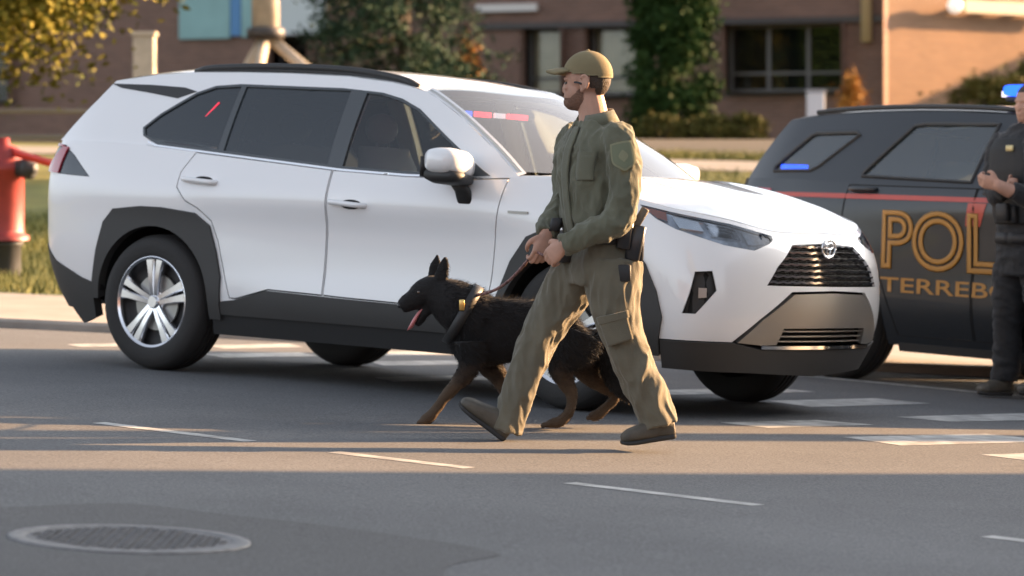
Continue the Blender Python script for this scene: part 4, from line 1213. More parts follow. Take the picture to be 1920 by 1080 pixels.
# ================================================================ black police SUV
pol = empty('police_suv', M=car_pose(3.66, 18.87, 53))
tag(pol, 'black police SUV with orange outlined POLICE lettering and roof light bar', 'police car')
M_pglass = glass_mat('police_side_glass', (.6, .68, .66), .14, body=(.16, .20, .19), ior=1.85)
M_navy = mat('black_car_paint', (.008, .011, .015), .4, coat=.55, spec=.3)
M_redst = mat('red_stripe', (.40, .040, .020), .45, coat=.3)
M_gold = mat('orange_lettering', (.35, .165, .022), .5)
Zp = [.20, .45, .70, .95, 1.10, 1.25]
PB = Wrap(Zp, [
 (-3.5, ncol([-2.60, -2.72, -2.74, -2.74, -2.73, -2.69], [0] * 6)),
 (-3.0, ncol([-2.57, -2.69, -2.715, -2.715, -2.71, -2.67], [-.5] * 6)),
 (-2.52, ncol([-2.45, -2.58, -2.62, -2.63, -2.63, -2.60], [-.76, -.82, -.845, -.845, -.83, -.79])),
 (-2.10, ncol(-2.10, [-.84, -.91, -.935, -.94, -.93, -.885])),
 (-1.51, ncol(-1.51, [-.89, -.955, -.975, -.975, -.965, -.915])),
 (-.30, ncol(-.30, [-.88, -.95, -.955, -.965, -.972, -.92])),
 (.90, ncol(.90, [-.88, -.95, -.955, -.965, -.965, -.90])),
 (1.51, ncol(1.51, [-.89, -.955, -.975, -.97, -.93, -.84])),
 (1.95, ncol(1.95, [-.85, -.92, -.94, -.925, -.87, -.76])),
 (2.35, ncol([2.20, 2.26, 2.27, 2.22, 2.10, 1.9], [-.74, -.80, -.81, -.79, -.72, -.62])),
 (2.80, ncol([2.36, 2.42, 2.43, 2.38, 2.25, 2.0], [-.45] * 6)),
 (3.25, ncol([2.40, 2.46, 2.47, 2.42, 2.30, 2.05], [0] * 6)),
])
def PG(x, z):
    x = np.atleast_1d(np.asarray(x, float)); z = np.atleast_1d(np.asarray(z, float)); d = z - 1.2
    w = .925 - .42 * d - .22 * d * d - .03 * np.clip((x + .2) / 1.2, 0, 2) ** 2 - .06 * np.clip((-1.2 - x) / 1.2, 0, 2) ** 2 - .30 * np.clip(-2.2 - x, 0, 1) ** 2
    return np.column_stack([x, -w, z])
pctr = lambda p: abs(p[0] - 3.25) < 1e-4 or abs(p[0] + 3.5) < 1e-4
PTOP = [(-3.5, 1.215), (-3.0, 1.215), (-2.45, 1.215), (-2.1, 1.215), (-1.5, 1.205), (-.4, 1.195), (.6, 1.185), (.92, 1.18)]
PHOOD = [(.92, 1.18), (1.3, 1.165), (1.7, 1.13), (2.1, 1.08), (2.45, 1.05), (2.8, 1.04), (3.25, 1.04)]
def arch_pts(c, r=.455, a0=168, a1=12, n=15): return arc(c, .39, r, a0, a1, n)
pout = [(-3.5, .30), (-2.52, .30), (-2.15, .25), (-2.07, .25)] + arch_pts(-1.61) + [(-1.14, .24), (1.04, .24)] + arch_pts(1.51) + [(1.98, .25), (2.35, .24), (2.8, .22), (3.25, .22)] + PHOOD[::-1] + PTOP[::-1][1:]
pre = [(.22, 1.56), (0, 1.60), (-.4, 1.635), (-.9, 1.65), (-1.4, 1.648), (-1.95, 1.628), (-2.36, 1.59)]
PAP = [(.92, 1.18), (.75, 1.29), (.5, 1.43), (.33, 1.51), (.22, 1.56)]
PGH = [(-2.60, 1.215)] + PTOP[3:-1] + PAP + pre[1:] + [(-2.44, 1.48), (-2.54, 1.33)]
PQ = [(-2.30, 1.262), (-1.93, 1.27), (-1.86, 1.30), (-1.60, 1.50), (-1.64, 1.515), (-2.02, 1.505), (-2.06, 1.49), (-2.30, 1.29)]
PR = [(-1.43, 1.245), (-.49, 1.226), (-.45, 1.575), (-1.06, 1.572), (-1.15, 1.56), (-1.42, 1.27)]
PF = [(-.37, 1.224), (.62, 1.21), (.64, 1.24), (.30, 1.45), (.10, 1.545), (-.33, 1.572)]
halves(pol, 'body', [M_navy], [panel(PB, pout, 0, .06, .014, nolip=pctr), panel(PG, PGH, 0, .06, .014, [PQ, PR, PF])])
PD_R = [(-1.50, 1.19), (-1.52, 1.0), (-1.40, .87), (-1.18, .66), (-1.08, .42), (-1.04, .30), (-.42, .30), (-.41, 1.19)]
PD_F = [(-.40, 1.19), (-.405, .30), (.80, .30), (.92, .60), (.92, 1.17)]
for D_ in (PD_R, PD_F):
    k = dens(D_, .06); loop = np.concatenate([inset(D_, -.004), inset(D_, .004)[::-1]])
    n = len(D_); V, F = [], []
    for sgn in (1,):
        a = PB(*dens(inset(D_, -.003), .06).T); 
        b_ = dens(D_, .06); c0 = b_.mean(0)
        pts = [tuple(p + np.array([0, -.001, 0])) for p in PB(*b_.T)]
        mbd = MB().add(*tube(pts + pts[:1], .0035, 6))
        both(pol, 'door_seam', [M_gap], [(np.concatenate(mbd.V), mbd.F)])
for pl in (PQ, PR, PF):
    both(pol, 'side_window', [M_pglass], [panel(PG, inset(pl, -.003), -.006, .08, 0)])
    loop = dens(pl, .06); pts = [tuple(p) for p in PG(*loop.T)]
    mbd = MB().add(*tube(pts + pts[:1], .012, 6)); both(pol, 'window_seal', [M_black], [(np.concatenate(mbd.V), mbd.F)])
PRE = np.array(sorted(pre + [(.45, 1.46), (-2.6, 1.56)]))
def pze(x): return basis(PRE[:, 0], np.atleast_1d(x)) @ PRE[:, 1]
def proof(u, v):
    q = v * 2 - 1; b = 1 - q * q; xr, xf = -2.36 - .13 * b, .22 + .12 * b; x = xr + (xf - xr) * u
    xc = np.clip(x, -2.36, .22); w = -PG(xc, pze(xc))[:, 1]
    return np.column_stack([x, q * w, pze(x) + .06 * (1 - np.abs(q) ** 3)])
mb = MB().add(*patch(proof, 30, 20)); er = proof(np.zeros(21), np.linspace(0, 1, 21))
mb.add(np.concatenate([er, er - [.02, 0, .05], er + [.3, 0, -.06]]), [(r * 21 + i + 1, r * 21 + i, (r + 1) * 21 + i, (r + 1) * 21 + i + 1) for r in range(2) for i in range(20)])
mb.build('roof', M_navy, pol, angle=50)
for s in (1, -1):
    xr_ = np.linspace(-2.15, .1, 20); w = -PG(xr_, pze(xr_))[:, 1] - .05
    MB().add(*tube(np.column_stack([xr_, -s * w, pze(xr_) + .03]), .016, 8)).build('roof_rail', M_black, pol)
PAPn = np.array(PAP)
def pwind(u, v):
    q = u * 2 - 1; B = basis(np.linspace(0, 1, len(PAPn)), v); xa, za = B @ PAPn[:, 0], B @ PAPn[:, 1]
    w = -PG(xa, za)[:, 1] - .005
    return np.column_stack([xa + (1 - q * q) * (.17 - .05 * v), q * w, za + .008 + .05 * v * (1 - np.abs(q) ** 3)])
MB().add(*patch(pwind, 18, 10)).build('windshield', M_wind, pol)
def prear(u, v):
    q = u * 2 - 1; A = np.array([(-2.60, 1.215), (-2.54, 1.33), (-2.44, 1.48), (-2.36, 1.59)]); B = basis(np.linspace(0, 1, 4), v)
    xa, za = B @ A[:, 0], B @ A[:, 1]; w = -PG(xa, za)[:, 1]
    return np.column_stack([xa - .10 * (1 - np.abs(q) ** 2.5), q * w, za])
MB().add(*patch(prear, 16, 8, flip=True)).build('rear_window', M_priv, pol)
PH = np.array(PHOOD)
def pedge(t): return PB(t, basis(PH[:, 0], t) @ PH[:, 1])
def phood(u, v):
    q = u * 2 - 1; s = pedge(.92 + 1.5 * v); f = pedge(3.25 - .83 * np.abs(q)); b = 1 - q * q
    xr = .96 + .17 * b; zr = 1.18 + .02 * b; wr = np.abs(pedge(np.array([.92]))[0, 1])
    wf = np.abs(s[:, 1]); yy = q * wf; xx = xr + (f[:, 0] - xr) * v; zz = zr + (f[:, 2] - zr) * v
    edge = s[:, 2]; a4 = np.abs(q) ** 4
    return np.column_stack([xx * (1 - a4) + s[:, 0] * a4, yy, (zz + .05 * np.sin(np.pi * v)) * (1 - a4) + edge * a4 + .003])
MB().add(*patch(phood, 20, 16, flip=True)).build('bonnet', M_navy, pol)
mb = MB().add(*panel(PB, pout, -.03, .12, 0)); mbk = MB().add(mb.V[0], mb.F).mirror_y()
for cx in (-1.61, 1.51):
    for s in (1, -1):
        V, F = lathe([(.0001, .55), (.45, .55), (.455, .93)], 32); V = V * [1, -s, 1] + [cx, 0, .40]
        mbk.add(V, [f for f in F if max(V[i][2] for i in f) > .44])
mbk.add(*box((0, 0, .40), (2.0, 1.7, .30))).add(*box((0, 0, .55), (4.5, 1.1, .4)))
mbk.build('underbody', M_gap, pol, smooth=False)
both(pol, 'sill', [M_black], [panel(PB, [(-1.05, .205), (1.05, .205), (1.05, .255), (-1.05, .255)], .006, .06, .06)])
both(pol, 'stripe', [M_redst], [panel(PB, [(-2.45, 1.105), (-1.4, 1.105), (.9, 1.115), (.9, 1.14), (-1.4, 1.135), (-2.45, 1.128)], .003, .05, .0), panel(PB, [(-.47, .97), (-.35, .97), (-.30, 1.104), (-.45, 1.104)], .003, .05, .0)])
for D_, hx in ((0, -1.36), (1, -.22)):
    yy = PB([hx], [1.165])[0][1]
    for s in (1, -1):
        MB().add(*tube([(hx - .11, -s * -yy * -1 if False else s * yy, 1.165), (hx - .08, s * (yy - .03), 1.165), (hx + .08, s * (yy - .03), 1.165), (hx + .11, s * yy, 1.165)], .014, 8, 3)).build('door_handle', M_navy, pol)
# lettering
def text_mesh(body, size, outline=0.0, spacing=1.0):
    cu = bpy.data.curves.new('t', 'FONT'); cu.body = body; cu.size = size; cu.space_character = spacing; cu.resolution_u = 6
    if outline: cu.fill_mode = 'NONE'; cu.bevel_depth = outline; cu.bevel_resolution = 1
    else: cu.offset = size * .012
    ob = bpy.data.objects.new('t', cu); COL.objects.link(ob)
    me = bpy.data.meshes.new_from_object(ob.evaluated_get(bpy.context.evaluated_depsgraph_get()))
    bpy.data.objects.remove(ob)
    V = np.array([v.co[:] for v in me.vertices]); F = [tuple(p.vertices) for p in me.polygons]
    bpy.data.meshes.remove(me); return V, F
def letter(surf, body, x0, x1, z0, z1, outline, off):
    """Lettering laid on the right side (text runs towards the front) and, reversed in x, on the left."""
    V, F = text_mesh(body, 1.0, outline)
    lo, hi = V.min(0), V.max(0)
    for side in (-1,):
        X = x0 + (V[:, 0] - lo[0]) / (hi[0] - lo[0]) * (x1 - x0); Z_ = z0 + (V[:, 1] - lo[1]) / (hi[1] - lo[1]) * (z1 - z0)
        P = surf(X, Z_); P[:, 1] -= off + V[:, 2] * .08
        yield P, F
for P, F in letter(PB, 'POLICE', -1.16, .56, .69, 1.05, .036, .004): MB().add(P, F).build('lettering', M_gold, pol)
for P, F in letter(PB, 'TERREBONNE', -1.16, .48, .555, .645, 0, .004): MB().add(P, F).build('lettering', M_gold, pol)
# light bar, rear quarter blue light, tail lamps, mirrors, cabin, wheels
LX = -.50
lb = MB().add(*box((LX, 0, 1.735), (.26, 1.04, .035))).add(*box((LX, .42, 1.71), (.08, .06, .05))).add(*box((LX, -.42, 1.71), (.08, .06, .05))).build('light_bar', M_black, pol, smooth=False, bevel=.01)
M_bluel = mat('blue_lens', (.02, .06, .5), .15, coat=1); M_redl = mat('red_bar_lens', (.4, .02, .02), .15, coat=1)
for y0, y1, mt in ((-.54, -.33, M_blueglow), (-.32, -.02, M_bluel), (.02, .32, M_redl), (.33, .54, M_redl)):
    V, F = loft([((LX, y0, 1.785), (.13, 0, 0), (0, 0, .034), 4), ((LX, y1, 1.785), (.13, 0, 0), (0, 0, .034), 4)], 20)
    MB().add(V, F).build('lens', mt, lb, angle=40)
MB().add(*box((LX - .16, -.46, 1.765), (.05, .07, .035))).build('takedown_lamp', M_whiteglow, lb, smooth=False)
p = PG([-2.14], [1.29])[0]; MB().add(*box((p[0], p[1] + .03, p[2]), (.24, .012, .03))).build('window_light', M_blueglow, pol, smooth=False)
both(pol, 'taillight', [M_red_lens], [panel(PB, [(-2.75, .95), (-2.4, .95), (-2.2, 1.02), (-2.22, 1.15), (-2.75, 1.16)], .006, .05, .01)])
both(pol, 'headlight', [M_clear], [panel(PB, [(2.05, .88), (2.6, .86), (2.6, .98), (2.1, 1.02)], .006, .05, .01)])
halves(pol, 'grille', [M_black], [panel(PB, [(2.62, .66), (3.25, .66), (3.25, .98), (2.62, .97)], .006, .05, .01, nolip=pctr)])
for s in (1, -1):
    MB().add(*loft([((.72, -s * .96, 1.26), (.05, 0, 0), (0, 0, .06), 3), ((.72, -s * 1.03, 1.28), (.085, 0, 0), (0, 0, .09), 3), ((.70, -s * 1.13, 1.29), (.075, 0, 0), (0, 0, .08), 3), ((.69, -s * 1.17, 1.29), (.03, 0, 0), (0, 0, .04), 3)], 18)).build('wing_mirror', M_navy, pol)
mb = MB()
for x, y, w in ((-.05, -.40, .5), (-.05, .40, .5), (-1.0, 0, 1.3)):
    mb.add(*loft([((x - .17, y, .75), (.10, 0, 0), (0, w / 2, 0), 4), ((x - .24, y, 1.12), (.08, 0, 0), (0, w / 2, 0), 4), ((x - .30, y, 1.36), (.05, 0, 0), (0, w / 2 * .6, 0), 4)], 18))
mb.build('seats', M_dark, pol)
MB().add(*box((.75, 0, 1.02), (.35, 1.5, .2))).build('dashboard', M_dark, pol, smooth=False)
for x in (-1.61, 1.51):
    for s in (1, -1):
        make_wheel(pol, x, -s * .955, .385, .235, .245, -1 if s > 0 else 1, M_black)
# ---------------------------------------------------------------- people and dog
M_skin = mat('skin', (.42, .235, .165), .55, var=.12, vscale=14, bump=.05, bscale=120)
M_olive = mat('olive_uniform', (.106, .108, .072), .85, var=.12, vscale=9, bump=.25, bscale=260, sheen=.15)
M_trous = mat('brown_olive_trousers', (.119, .109, .077), .85, var=.12, vscale=9, bump=.25, bscale=260, sheen=.15)
M_cap = mat('khaki_cap', (.185, .150, .078), .85, var=.08, vscale=12, bump=.25, bscale=300)
M_hair = mat('brown_hair', (.045, .030, .020), .7, bump=.6, bscale=160)
M_beard = mat('brown_beard', (.185, .100, .066), .8, bump=.7, bscale=200)
M_boot = mat('dark_boot_leather', (.070, .062, .048), .6, var=.2, vscale=16, bump=.2, bscale=120)
M_sole = mat('boot_sole', (.03, .03, .03), .8)
M_belt = mat('black_nylon', (.018, .018, .019), .6, bump=.2, bscale=200)
M_holst = mat('black_polymer', (.022, .023, .026), .35)
M_grip = mat('grey_grip', (.12, .105, .085), .6, bump=.3, bscale=150)
M_patch2 = mat('olive_green_patch', (.14, .155, .095), .8)
M_patch3 = mat('patch_border', (.20, .20, .12), .8)
M_eye = mat('eye', (.06, .045, .035), .3)

class Px:
    """Turns photo pixels at a given depth into points local to a root standing at (X0, Y0, z0)."""
    def __init__(s, u0, Y0, z0=None):
        s.Y0 = Y0; s.X0 = (u0 - 960) * Y0 / F_PX
        s.z0 = float(road_z(s.X0, Y0)) if z0 is None else z0
        s.k = Y0 / F_PX
    def __call__(s, u, v, dy=0.0):
        Y = s.Y0 + dy
        return np.array([(u - 960) * Y / F_PX - s.X0, dy, CAM_Z - (v - YH) * Y / F_PX - s.z0])
    def loc(s): return (s.X0, s.Y0, s.z0)

def vec(*a): v = np.array(a, float); return v / np.linalg.norm(v)

def folds(scale=9.0, amp=.006, seed=0.0, zs=2.2):
    def f(co, nn):
        q = co + .03 * np.column_stack([nz(co, 5, seed + 9), nz(co, 5, seed + 3), nz(co, 5, seed + 6)])
        a = nz(q * [1, 1, zs], scale, seed); b = nz((q + [0, 0, .5] * q[:, :1]) * [1.2, 1.2, zs * 1.3], scale * 1.9, seed + 5); c = nz(q * [1, 1, zs], scale * 4, seed + 2)
        return amp * (1.0 - 2.6 * np.abs(a)) + amp * .75 * (.5 - 1.6 * np.abs(b)) + amp * .22 * c
    return f

def limb(path, n=14, k=3):
    """path: list of (point, radius)."""
    return tube([p for p, r in path], [r for p, r in path], n, k)

def fist(c, d, side, palm, s=1.0, curl=1.35):
    """Closed hand: c wrist, d pointing along the hand, side towards the thumb, palm the palm normal. Five separate fingers."""
    d, side = vec(*d), np.asarray(side, float); side = side - d * (side @ d); side /= np.linalg.norm(side)
    palm = np.cross(d, side) * (1 if np.cross(d, side) @ np.asarray(palm) > 0 else -1)
    out = [loft([(c - d * .015 * s, side * .026 * s, palm * .020 * s), (c + d * .02 * s, side * .034 * s, palm * .018 * s), (c + d * .06 * s, side * .042 * s, palm * .016 * s), (c + d * .088 * s, side * .040 * s, palm * .013 * s)], 16, True, 2.6)]
    for k, (ln, r) in enumerate(((.70, .0085), (.78, .009), (.74, .0088), (.60, .0078))):
        b = c + d * (.083 - .004 * abs(k - 1)) * s + side * (.030 - .020 * k) * s
        pts, p, ang = [b - d * .02 * s, b], b, 0.0
        for L_, da in ((.042, .55), (.030, 1.15), (.022, .8)):
            ang += da * curl / 1.35
            p = p + (d * math.cos(ang) + palm * math.sin(ang)) * L_ * s * ln / .75; pts.append(p)
        out.append(tube(pts, [r * s * 1.05, r * s * 1.1, r * s, r * s * .92, r * s * .75], 10, 2))
    t0 = c + d * .028 * s + side * .028 * s
    t1 = t0 + (d * .55 + side * .75 + palm * .35) * .034 * s; t2 = t1 + (d * .75 - side * .05 + palm * .75) * .032 * s; t3 = t2 + (d * .5 - side * .6 + palm * .6) * .024 * s
    out.append(tube([t0 - d * .01 * s, t1, t2, t3], [.013 * s, .0125 * s, .0105 * s, .008 * s], 10, 3))
    return out

def head_parts(c, f, up=(0, 0, 1), s=1.0):
    """Skull, jaw, brow, nose, lips, ears as closed shapes to be fused."""
    f = vec(*f); up = np.asarray(up, float); l = np.cross(up, f); R3 = np.column_stack([f, l, up])
    P = lambda x, y, z: c + (f * x + l * y + up * z) * s
    E_ = lambda x, y, z, rx, ry, rz_: ellipsoid(P(x, y, z), np.array([rx, ry, rz_]) * s, 20, 14, R3)
    out = [E_(-.008, 0, .028, .098, .076, .092), E_(.028, 0, -.035, .068, .060, .080), E_(.052, 0, -.078, .040, .040, .032),
           E_(.076, 0, .018, .020, .050, .012), E_(.070, .030, -.018, .020, .022, .018), E_(.070, -.030, -.018, .020, .022, .018)]
    out.append(loft([(P(.084, 0, .012), l * .008 * s, up * .010 * s), (P(.098, 0, -.012), l * .011 * s, up * .012 * s), (P(.106, 0, -.028), l * .015 * s, up * .011 * s), (P(.088, 0, -.036), l * .014 * s, up * .008 * s)], 12))
    out += [E_(.088, 0, -.056, .012, .022, .006), E_(.086, 0, -.066, .012, .019, .006)]
    for sg in (1, -1):
        out.append(E_(-.016, sg * .080, -.004, .021, .010, .033)); out.append(E_(-.028, sg * .089, .006, .012, .008, .024)); out.append(E_(-.008, sg * .081, -.032, .010, .009, .011))
        out.append(tube([P(-.020 + .019 * math.cos(a), sg * (.090 + .006 * (math.cos(a) < 0)), .002 + .030 * math.sin(a)) for a in np.linspace(-1.9 + math.pi * 2, .5, 14)], .0062 * s, 8))
    return out, P, R3

def shell(c, R3, r, test, n=48, m=32, th=.006):
    """Part of an ellipsoid shell (hair, beard, cap) kept where test(x, y, z) holds on the unit sphere; has thickness."""
    V, F = ellipsoid((0, 0, 0), (1, 1, 1), n, m); F = F[:-2]
    keep = [f for f in F if test(*(V[list(f)].mean(0)))]
    outer_, inner_ = V * r, V * (np.asarray(r) - th); k = len(V); cnt = {}
    for f in keep:
        for i in range(4): cnt[(f[i], f[(i + 1) % 4])] = 1
    FF = list(keep) + [tuple(i + k for i in reversed(f)) for f in keep] + [(a, a + k, b + k, b)[::-1] for (a, b) in cnt if (b, a) not in cnt]
    W = np.concatenate([outer_, inner_])
    return W @ np.asarray(R3).T + c, FF

def boot(heel, toe, up, s=1.0, shaft=None):
    """heel, toe: sole end points; up: the direction from sole to ankle."""
    d = toe - heel; L_ = np.linalg.norm(d); d = d / L_; up = np.asarray(up, float); up = up - d * (up @ d); up /= np.linalg.norm(up); w = np.cross(up, d)
    S = lambda t, h, hw, hh, off=0: (heel + d * L_ * t + up * h, w * hw, up * hh, 3.0)
    upper = [loft([S(.0, .052, .034, .034), S(.10, .056, .042, .046), (heel + d * L_ * .28 + up * .064, w * .042, up * .052, 2.6), S(.48, .056, .047, .042), S(.68, .048, .053, .034), S(.86, .043, .051, .028), S(.96, .038, .038, .020), S(1.0, .036, .018, .010)], 18)]
    a = heel + d * L_ * .20 + up * .06
    sh = shaft if shaft is not None else a + up * .16
    upper.append(tube([a, a + (sh - a) * .5, sh], [.052, .053, .058], 14, 2))
    sole = [loft([S(.0, .014, .030, .014), S(.06, .013, .037, .014), S(.30, .013, .036, .014), S(.50, .012, .042, .013), S(.72, .011, .051, .012), S(.90, .014, .047, .011), S(1.0, .020, .022, .009), S(1.02, .022, .010, .006)], 20)]
    return upper, sole

# ================================================================ dog handler
pc = Px(1080, 13.63)
off = empty('person', loc=pc.loc())
tag(off, 'striding man in olive uniform and khaki cap holding the dog leash', 'person')
F_T = vec(-.885, -.466, 0); L_T = vec(.466, -.885, 0)
def sec(u, v, hw, hd, dy=0, p=2.4, f=F_T, l=L_T): return (pc(u, v, dy), l * hw, f * hd, p)
torso = [sec(1124, 462, .168, .120), sec(1121, 440, .170, .122), sec(1117, 410, .172, .126), sec(1113, 365, .178, .130), sec(1112, 320, .188, .132), sec(1114, 285, .196, .126), sec(1118, 258, .188, .110), sec(1119, 240, .150, .092), sec(1117, 226, .100, .078)]
armL = [(pc(1150, 252, -.135), .070), (pc(1162, 268, -.165), .076), (pc(1170, 315, -.195), .074), (pc(1170, 365, -.215), .068), (pc(1160, 408, -.225), .066), (pc(1128, 428, -.240), .064), (pc(1090, 446, -.235), .057), (pc(1054, 461, -.222), .046)]
armR = [(pc(1088, 250, .145), .068), (pc(1074, 270, .175), .072), (pc(1066, 320, .205), .068), (pc(1062, 368, .200), .064), (pc(1046, 396, .150), .058), (pc(1030, 422, .080), .052), (pc(1022, 441, .020), .045)]
pel = [sec(1127, 440, .165, .118, f=vec(-1, -.25, 0), l=vec(.25, -1, 0)), sec(1132, 470, .178, .135, f=vec(-1, -.2, 0), l=vec(.2, -1, 0)), sec(1130, 505, .182, .150, f=vec(-1, -.2, 0), l=vec(.2, -1, 0)), sec(1122, 532, .15, .13, f=vec(-1, -.2, 0), l=vec(.2, -1, 0))]
legR = [(pc(1102, 490, .075), .120), (pc(1070, 535, .085), .112), (pc(1043, 580, .095), .096), (pc(1008, 642, .10), .083), (pc(988, 692, .095), .077), (pc(968, 745, .085), .070), (pc(955, 788, .08), .066), (pc(949, 808, .08), .068)]
legL = [(pc(1150, 490, -.085), .122), (pc(1150, 540, -.095), .116), (pc(1154, 580, -.10), .100), (pc(1171, 640, -.10), .086), (pc(1194, 696, -.095), .086), (pc(1217, 745, -.085), .080), (pc(1232, 780, -.08), .078), (pc(1238, 798, -.08), .080)]
hc, hf = pc(1099, 156, .0), vec(-.945, .325, 0)
hp, HP, HR = head_parts(hc, hf)
neck = [(pc(1115, 236, 0), .072), (pc(1112, 212, 0), .064), (pc(1107, 185, 0), .060), (pc(1103, 165, 0), .055)]
handL = fist(pc(1057, 460, -.222), (-.62, .42, -.55), (-.35, .25, .9), (.1, .95, -.2), 1.0)
handR = fist(pc(1024, 442, .015), (-.30, -.30, -.90), (-.8, -.3, .5), (.4, .6, -.3), 1.0)
thin = lambda path, k: [(p, r * k) for p, r in path]
slim = [(c, np.asarray(a) * .80, np.asarray(b) * .80, p) for c, a, b, p in torso]
slimp = [(c, np.asarray(a) * .70, np.asarray(b) * .70, p) for c, a, b, p in pel[:3]]
body = hp + [limb(neck), loft(slim), loft(slimp), limb(thin(armL, .72)), limb(thin(armR, .72)), limb(thin(legR, .52)), limb(thin(legL, .52))] + handL + handR
mesh_obj('body', fuse(body, .0048, 3), M_skin, off)
def shirt_disp(co, nn): return folds(13, .0092, 1.0, .5)(co, nn) - .005
mesh_obj('shirt', fuse([loft(torso, 28), limb(armL, 18), limb(armR, 18)], .006, 8, shirt_disp), M_olive, off)
mesh_obj('trousers', fuse([loft(pel, 28), limb(legR, 20), limb(legL, 20)], .006, 8, lambda co, nn: folds(11, .0100, 14.0, .36)(co, nn) - .005), M_trous, off)
# boots
for hl, toe, up, shf in ((pc(944, 829, .08), pc(856, 762, .085), (-.55, 0, .83), pc(956, 780, .08)), (pc(1268, 822, -.075), pc(1166, 838, -.085), (.12, 0, 1), pc(1240, 785, -.08))):
    u_, s_ = boot(hl, toe, up, shaft=shf)
    b = mesh_obj('boot', fuse(u_, .006, 3), M_boot, off)
    mesh_obj('sole', fuse(s_, .006, 2), M_sole, b)
    d_ = vec(*(toe - hl)); u2 = np.asarray(up, float) - d_ * (np.asarray(up, float) @ d_); u2 /= np.linalg.norm(u2); w_ = np.cross(u2, d_); mbl = MB()
    for k in range(5):
        t_ = .30 + .085 * k; c_ = hl + (toe - hl) * t_ + u2 * (.108 - .013 * k - .002 * k * k)
        mbl.add(*tube([c_ - w_ * .036 - u2 * .010, c_ + u2 * .012, c_ + w_ * .036 + d_ * .012 - u2 * .010], .005, 6, 2))
    mbl.build('laces', M_belt, b)
# cap, hair, beard
C0 = HP(-.008, 0, .034)
tilt = lambda x, y, z: z > -.10 - .26 * max(0, -x) * 0 + .20 * max(0, x)
cr = MB().add(*shell(C0, HR, (.109, .088, .105), lambda x, y, z: z > .02 - .16 * (-x if x < 0 else 0) + .14 * max(0, x), 56, 40, .005)).build('cap', M_cap, off)
V, F = [], []
nb = 17
for j in range(6):
    for i in range(nb):
        a = (i / (nb - 1) - .5) * 2.0; r0 = np.array([.100 * math.cos(a), .082 * math.sin(a)]); ext = .085 * math.cos(a * .78) ** .6 * j / 5
        x, y = r0[0] + ext, r0[1] * (1 + .05 * j / 5); z = .016 + .004 - .018 * (y / .08) ** 2 - .012 * j / 5 + .012
        V.append(HP(-.008 + x, y, .034 + z - .006))
F = [(j * nb + i, j * nb + i + 1, (j + 1) * nb + i + 1, (j + 1) * nb + i) for j in range(5) for i in range(nb - 1)]
br = MB().add(V, F).build('brim', M_cap, cr); md = br.modifiers.new('s', 'SOLIDIFY'); md.thickness = .010
MB().add(*ellipsoid(C0 + np.array([0, 0, .106]), (.008, .008, .005))).build('button', M_cap, cr)
mesh_ = MB().add(*shell(HP(-.010, 0, .020), HR, (.0985, .0775, .096), lambda x, y, z: (x < .12 and -.72 < z < .35 and not (x > -.30 and abs(y) > .45 and z < .16) and not (x > -.5 and z < -.45)), 140, 100, .003))
mesh_.build('hair', M_hair, off)
bd = [ellipsoid(HP(.028, 0, -.040), (.0725, .0638, .080), 96, 70, HR), ellipsoid(HP(.054, 0, -.080), (.045, .045, .036), 80, 50, HR)]
mb = MB()
for V, F in bd:
    q = (V - hc) @ HR
    mb.add(V, [f for f in F if len(f) == 4 and (lambda m: m[2] < (-.062 if m[0] > .05 else -.062 + (.05 - m[0]) * .9) and m[0] > -.004 and not (m[0] > .088 and abs(m[1]) < .02 and -.07 < m[2] < -.05))(q[list(f)].mean(0))])
o = mb.build('beard', M_beard, off)
for sg in (1, -1):
    MB().add(*ellipsoid(HP(.077, sg * .031, -.002), (.010, .013, .009), 12, 8)).build('eye', M_eye, off)
MB().add(*tube([HP(.026, .080, .002), HP(.008, .086, .0), HP(-.008, .089, -.006)], .0045, 8, 3)).add(*tube([HP(.026, -.080, .002), HP(.008, -.086, .0), HP(-.008, -.089, -.006)], .0045, 8, 3)).build('earpiece', M_holst, off)
# collar, placket, pockets, patch
cpts = [pc(1117, 224, 0) + L_T * .098 * math.cos(a) + F_T * .080 * math.sin(a) + np.array([0, 0, -.016 * math.sin(a)]) for a in np.linspace(math.pi * .5 + .35, math.pi * 2.5 - .35, 22)]
V = []
for p in cpts: 
    o_ = p - pc(1117, 224, 0); o_[2] = 0; o_ /= np.linalg.norm(o_)
    V += [p + [0, 0, .030] - o_ * .012, p + o_ * .016 - [0, 0, .022]]
o = MB().add(V, [(2 * i, 2 * i + 1, 2 * i + 3, 2 * i + 2) for i in range(21)]).build('collar', M_olive, off)
md = o.modifiers.new('s', 'SOLIDIFY'); md.thickness = .006; md.offset = 0
def on_torso(a, v, lift=.004):
    """Point of the shirt at angle a from the chest front (positive towards the near side) and photo row v."""
    S = np.array([[*c, *(np.asarray(x)), *(np.asarray(y))] for c, x, y, p in torso]); vv = S[:, 2]
    z = pc(1113, v)[2]; o_ = np.argsort(vv); r = np.array([np.interp(z, vv[o_], S[o_, k]) for k in range(9)])
    ca, sa = math.cos(a), math.sin(a); e = 2 / 2.4
    q = r[6:9] * np.sign(ca) * abs(ca) ** e + r[3:6] * np.sign(sa) * abs(sa) ** e
    return r[:3] + q * (1 + (lift + .004) / np.linalg.norm(q))
def cloth_strip(a0, a1, v0, v1, na, nv, th=.005, lift=.002):
    V = [on_torso(a0 + (a1 - a0) * i / na, v0 + (v1 - v0) * j / nv, lift) for i in range(na + 1) for j in range(nv + 1)]
    return V, [(i * (nv + 1) + j, (i + 1) * (nv + 1) + j, (i + 1) * (nv + 1) + j + 1, i * (nv + 1) + j + 1) for i in range(na) for j in range(nv)]
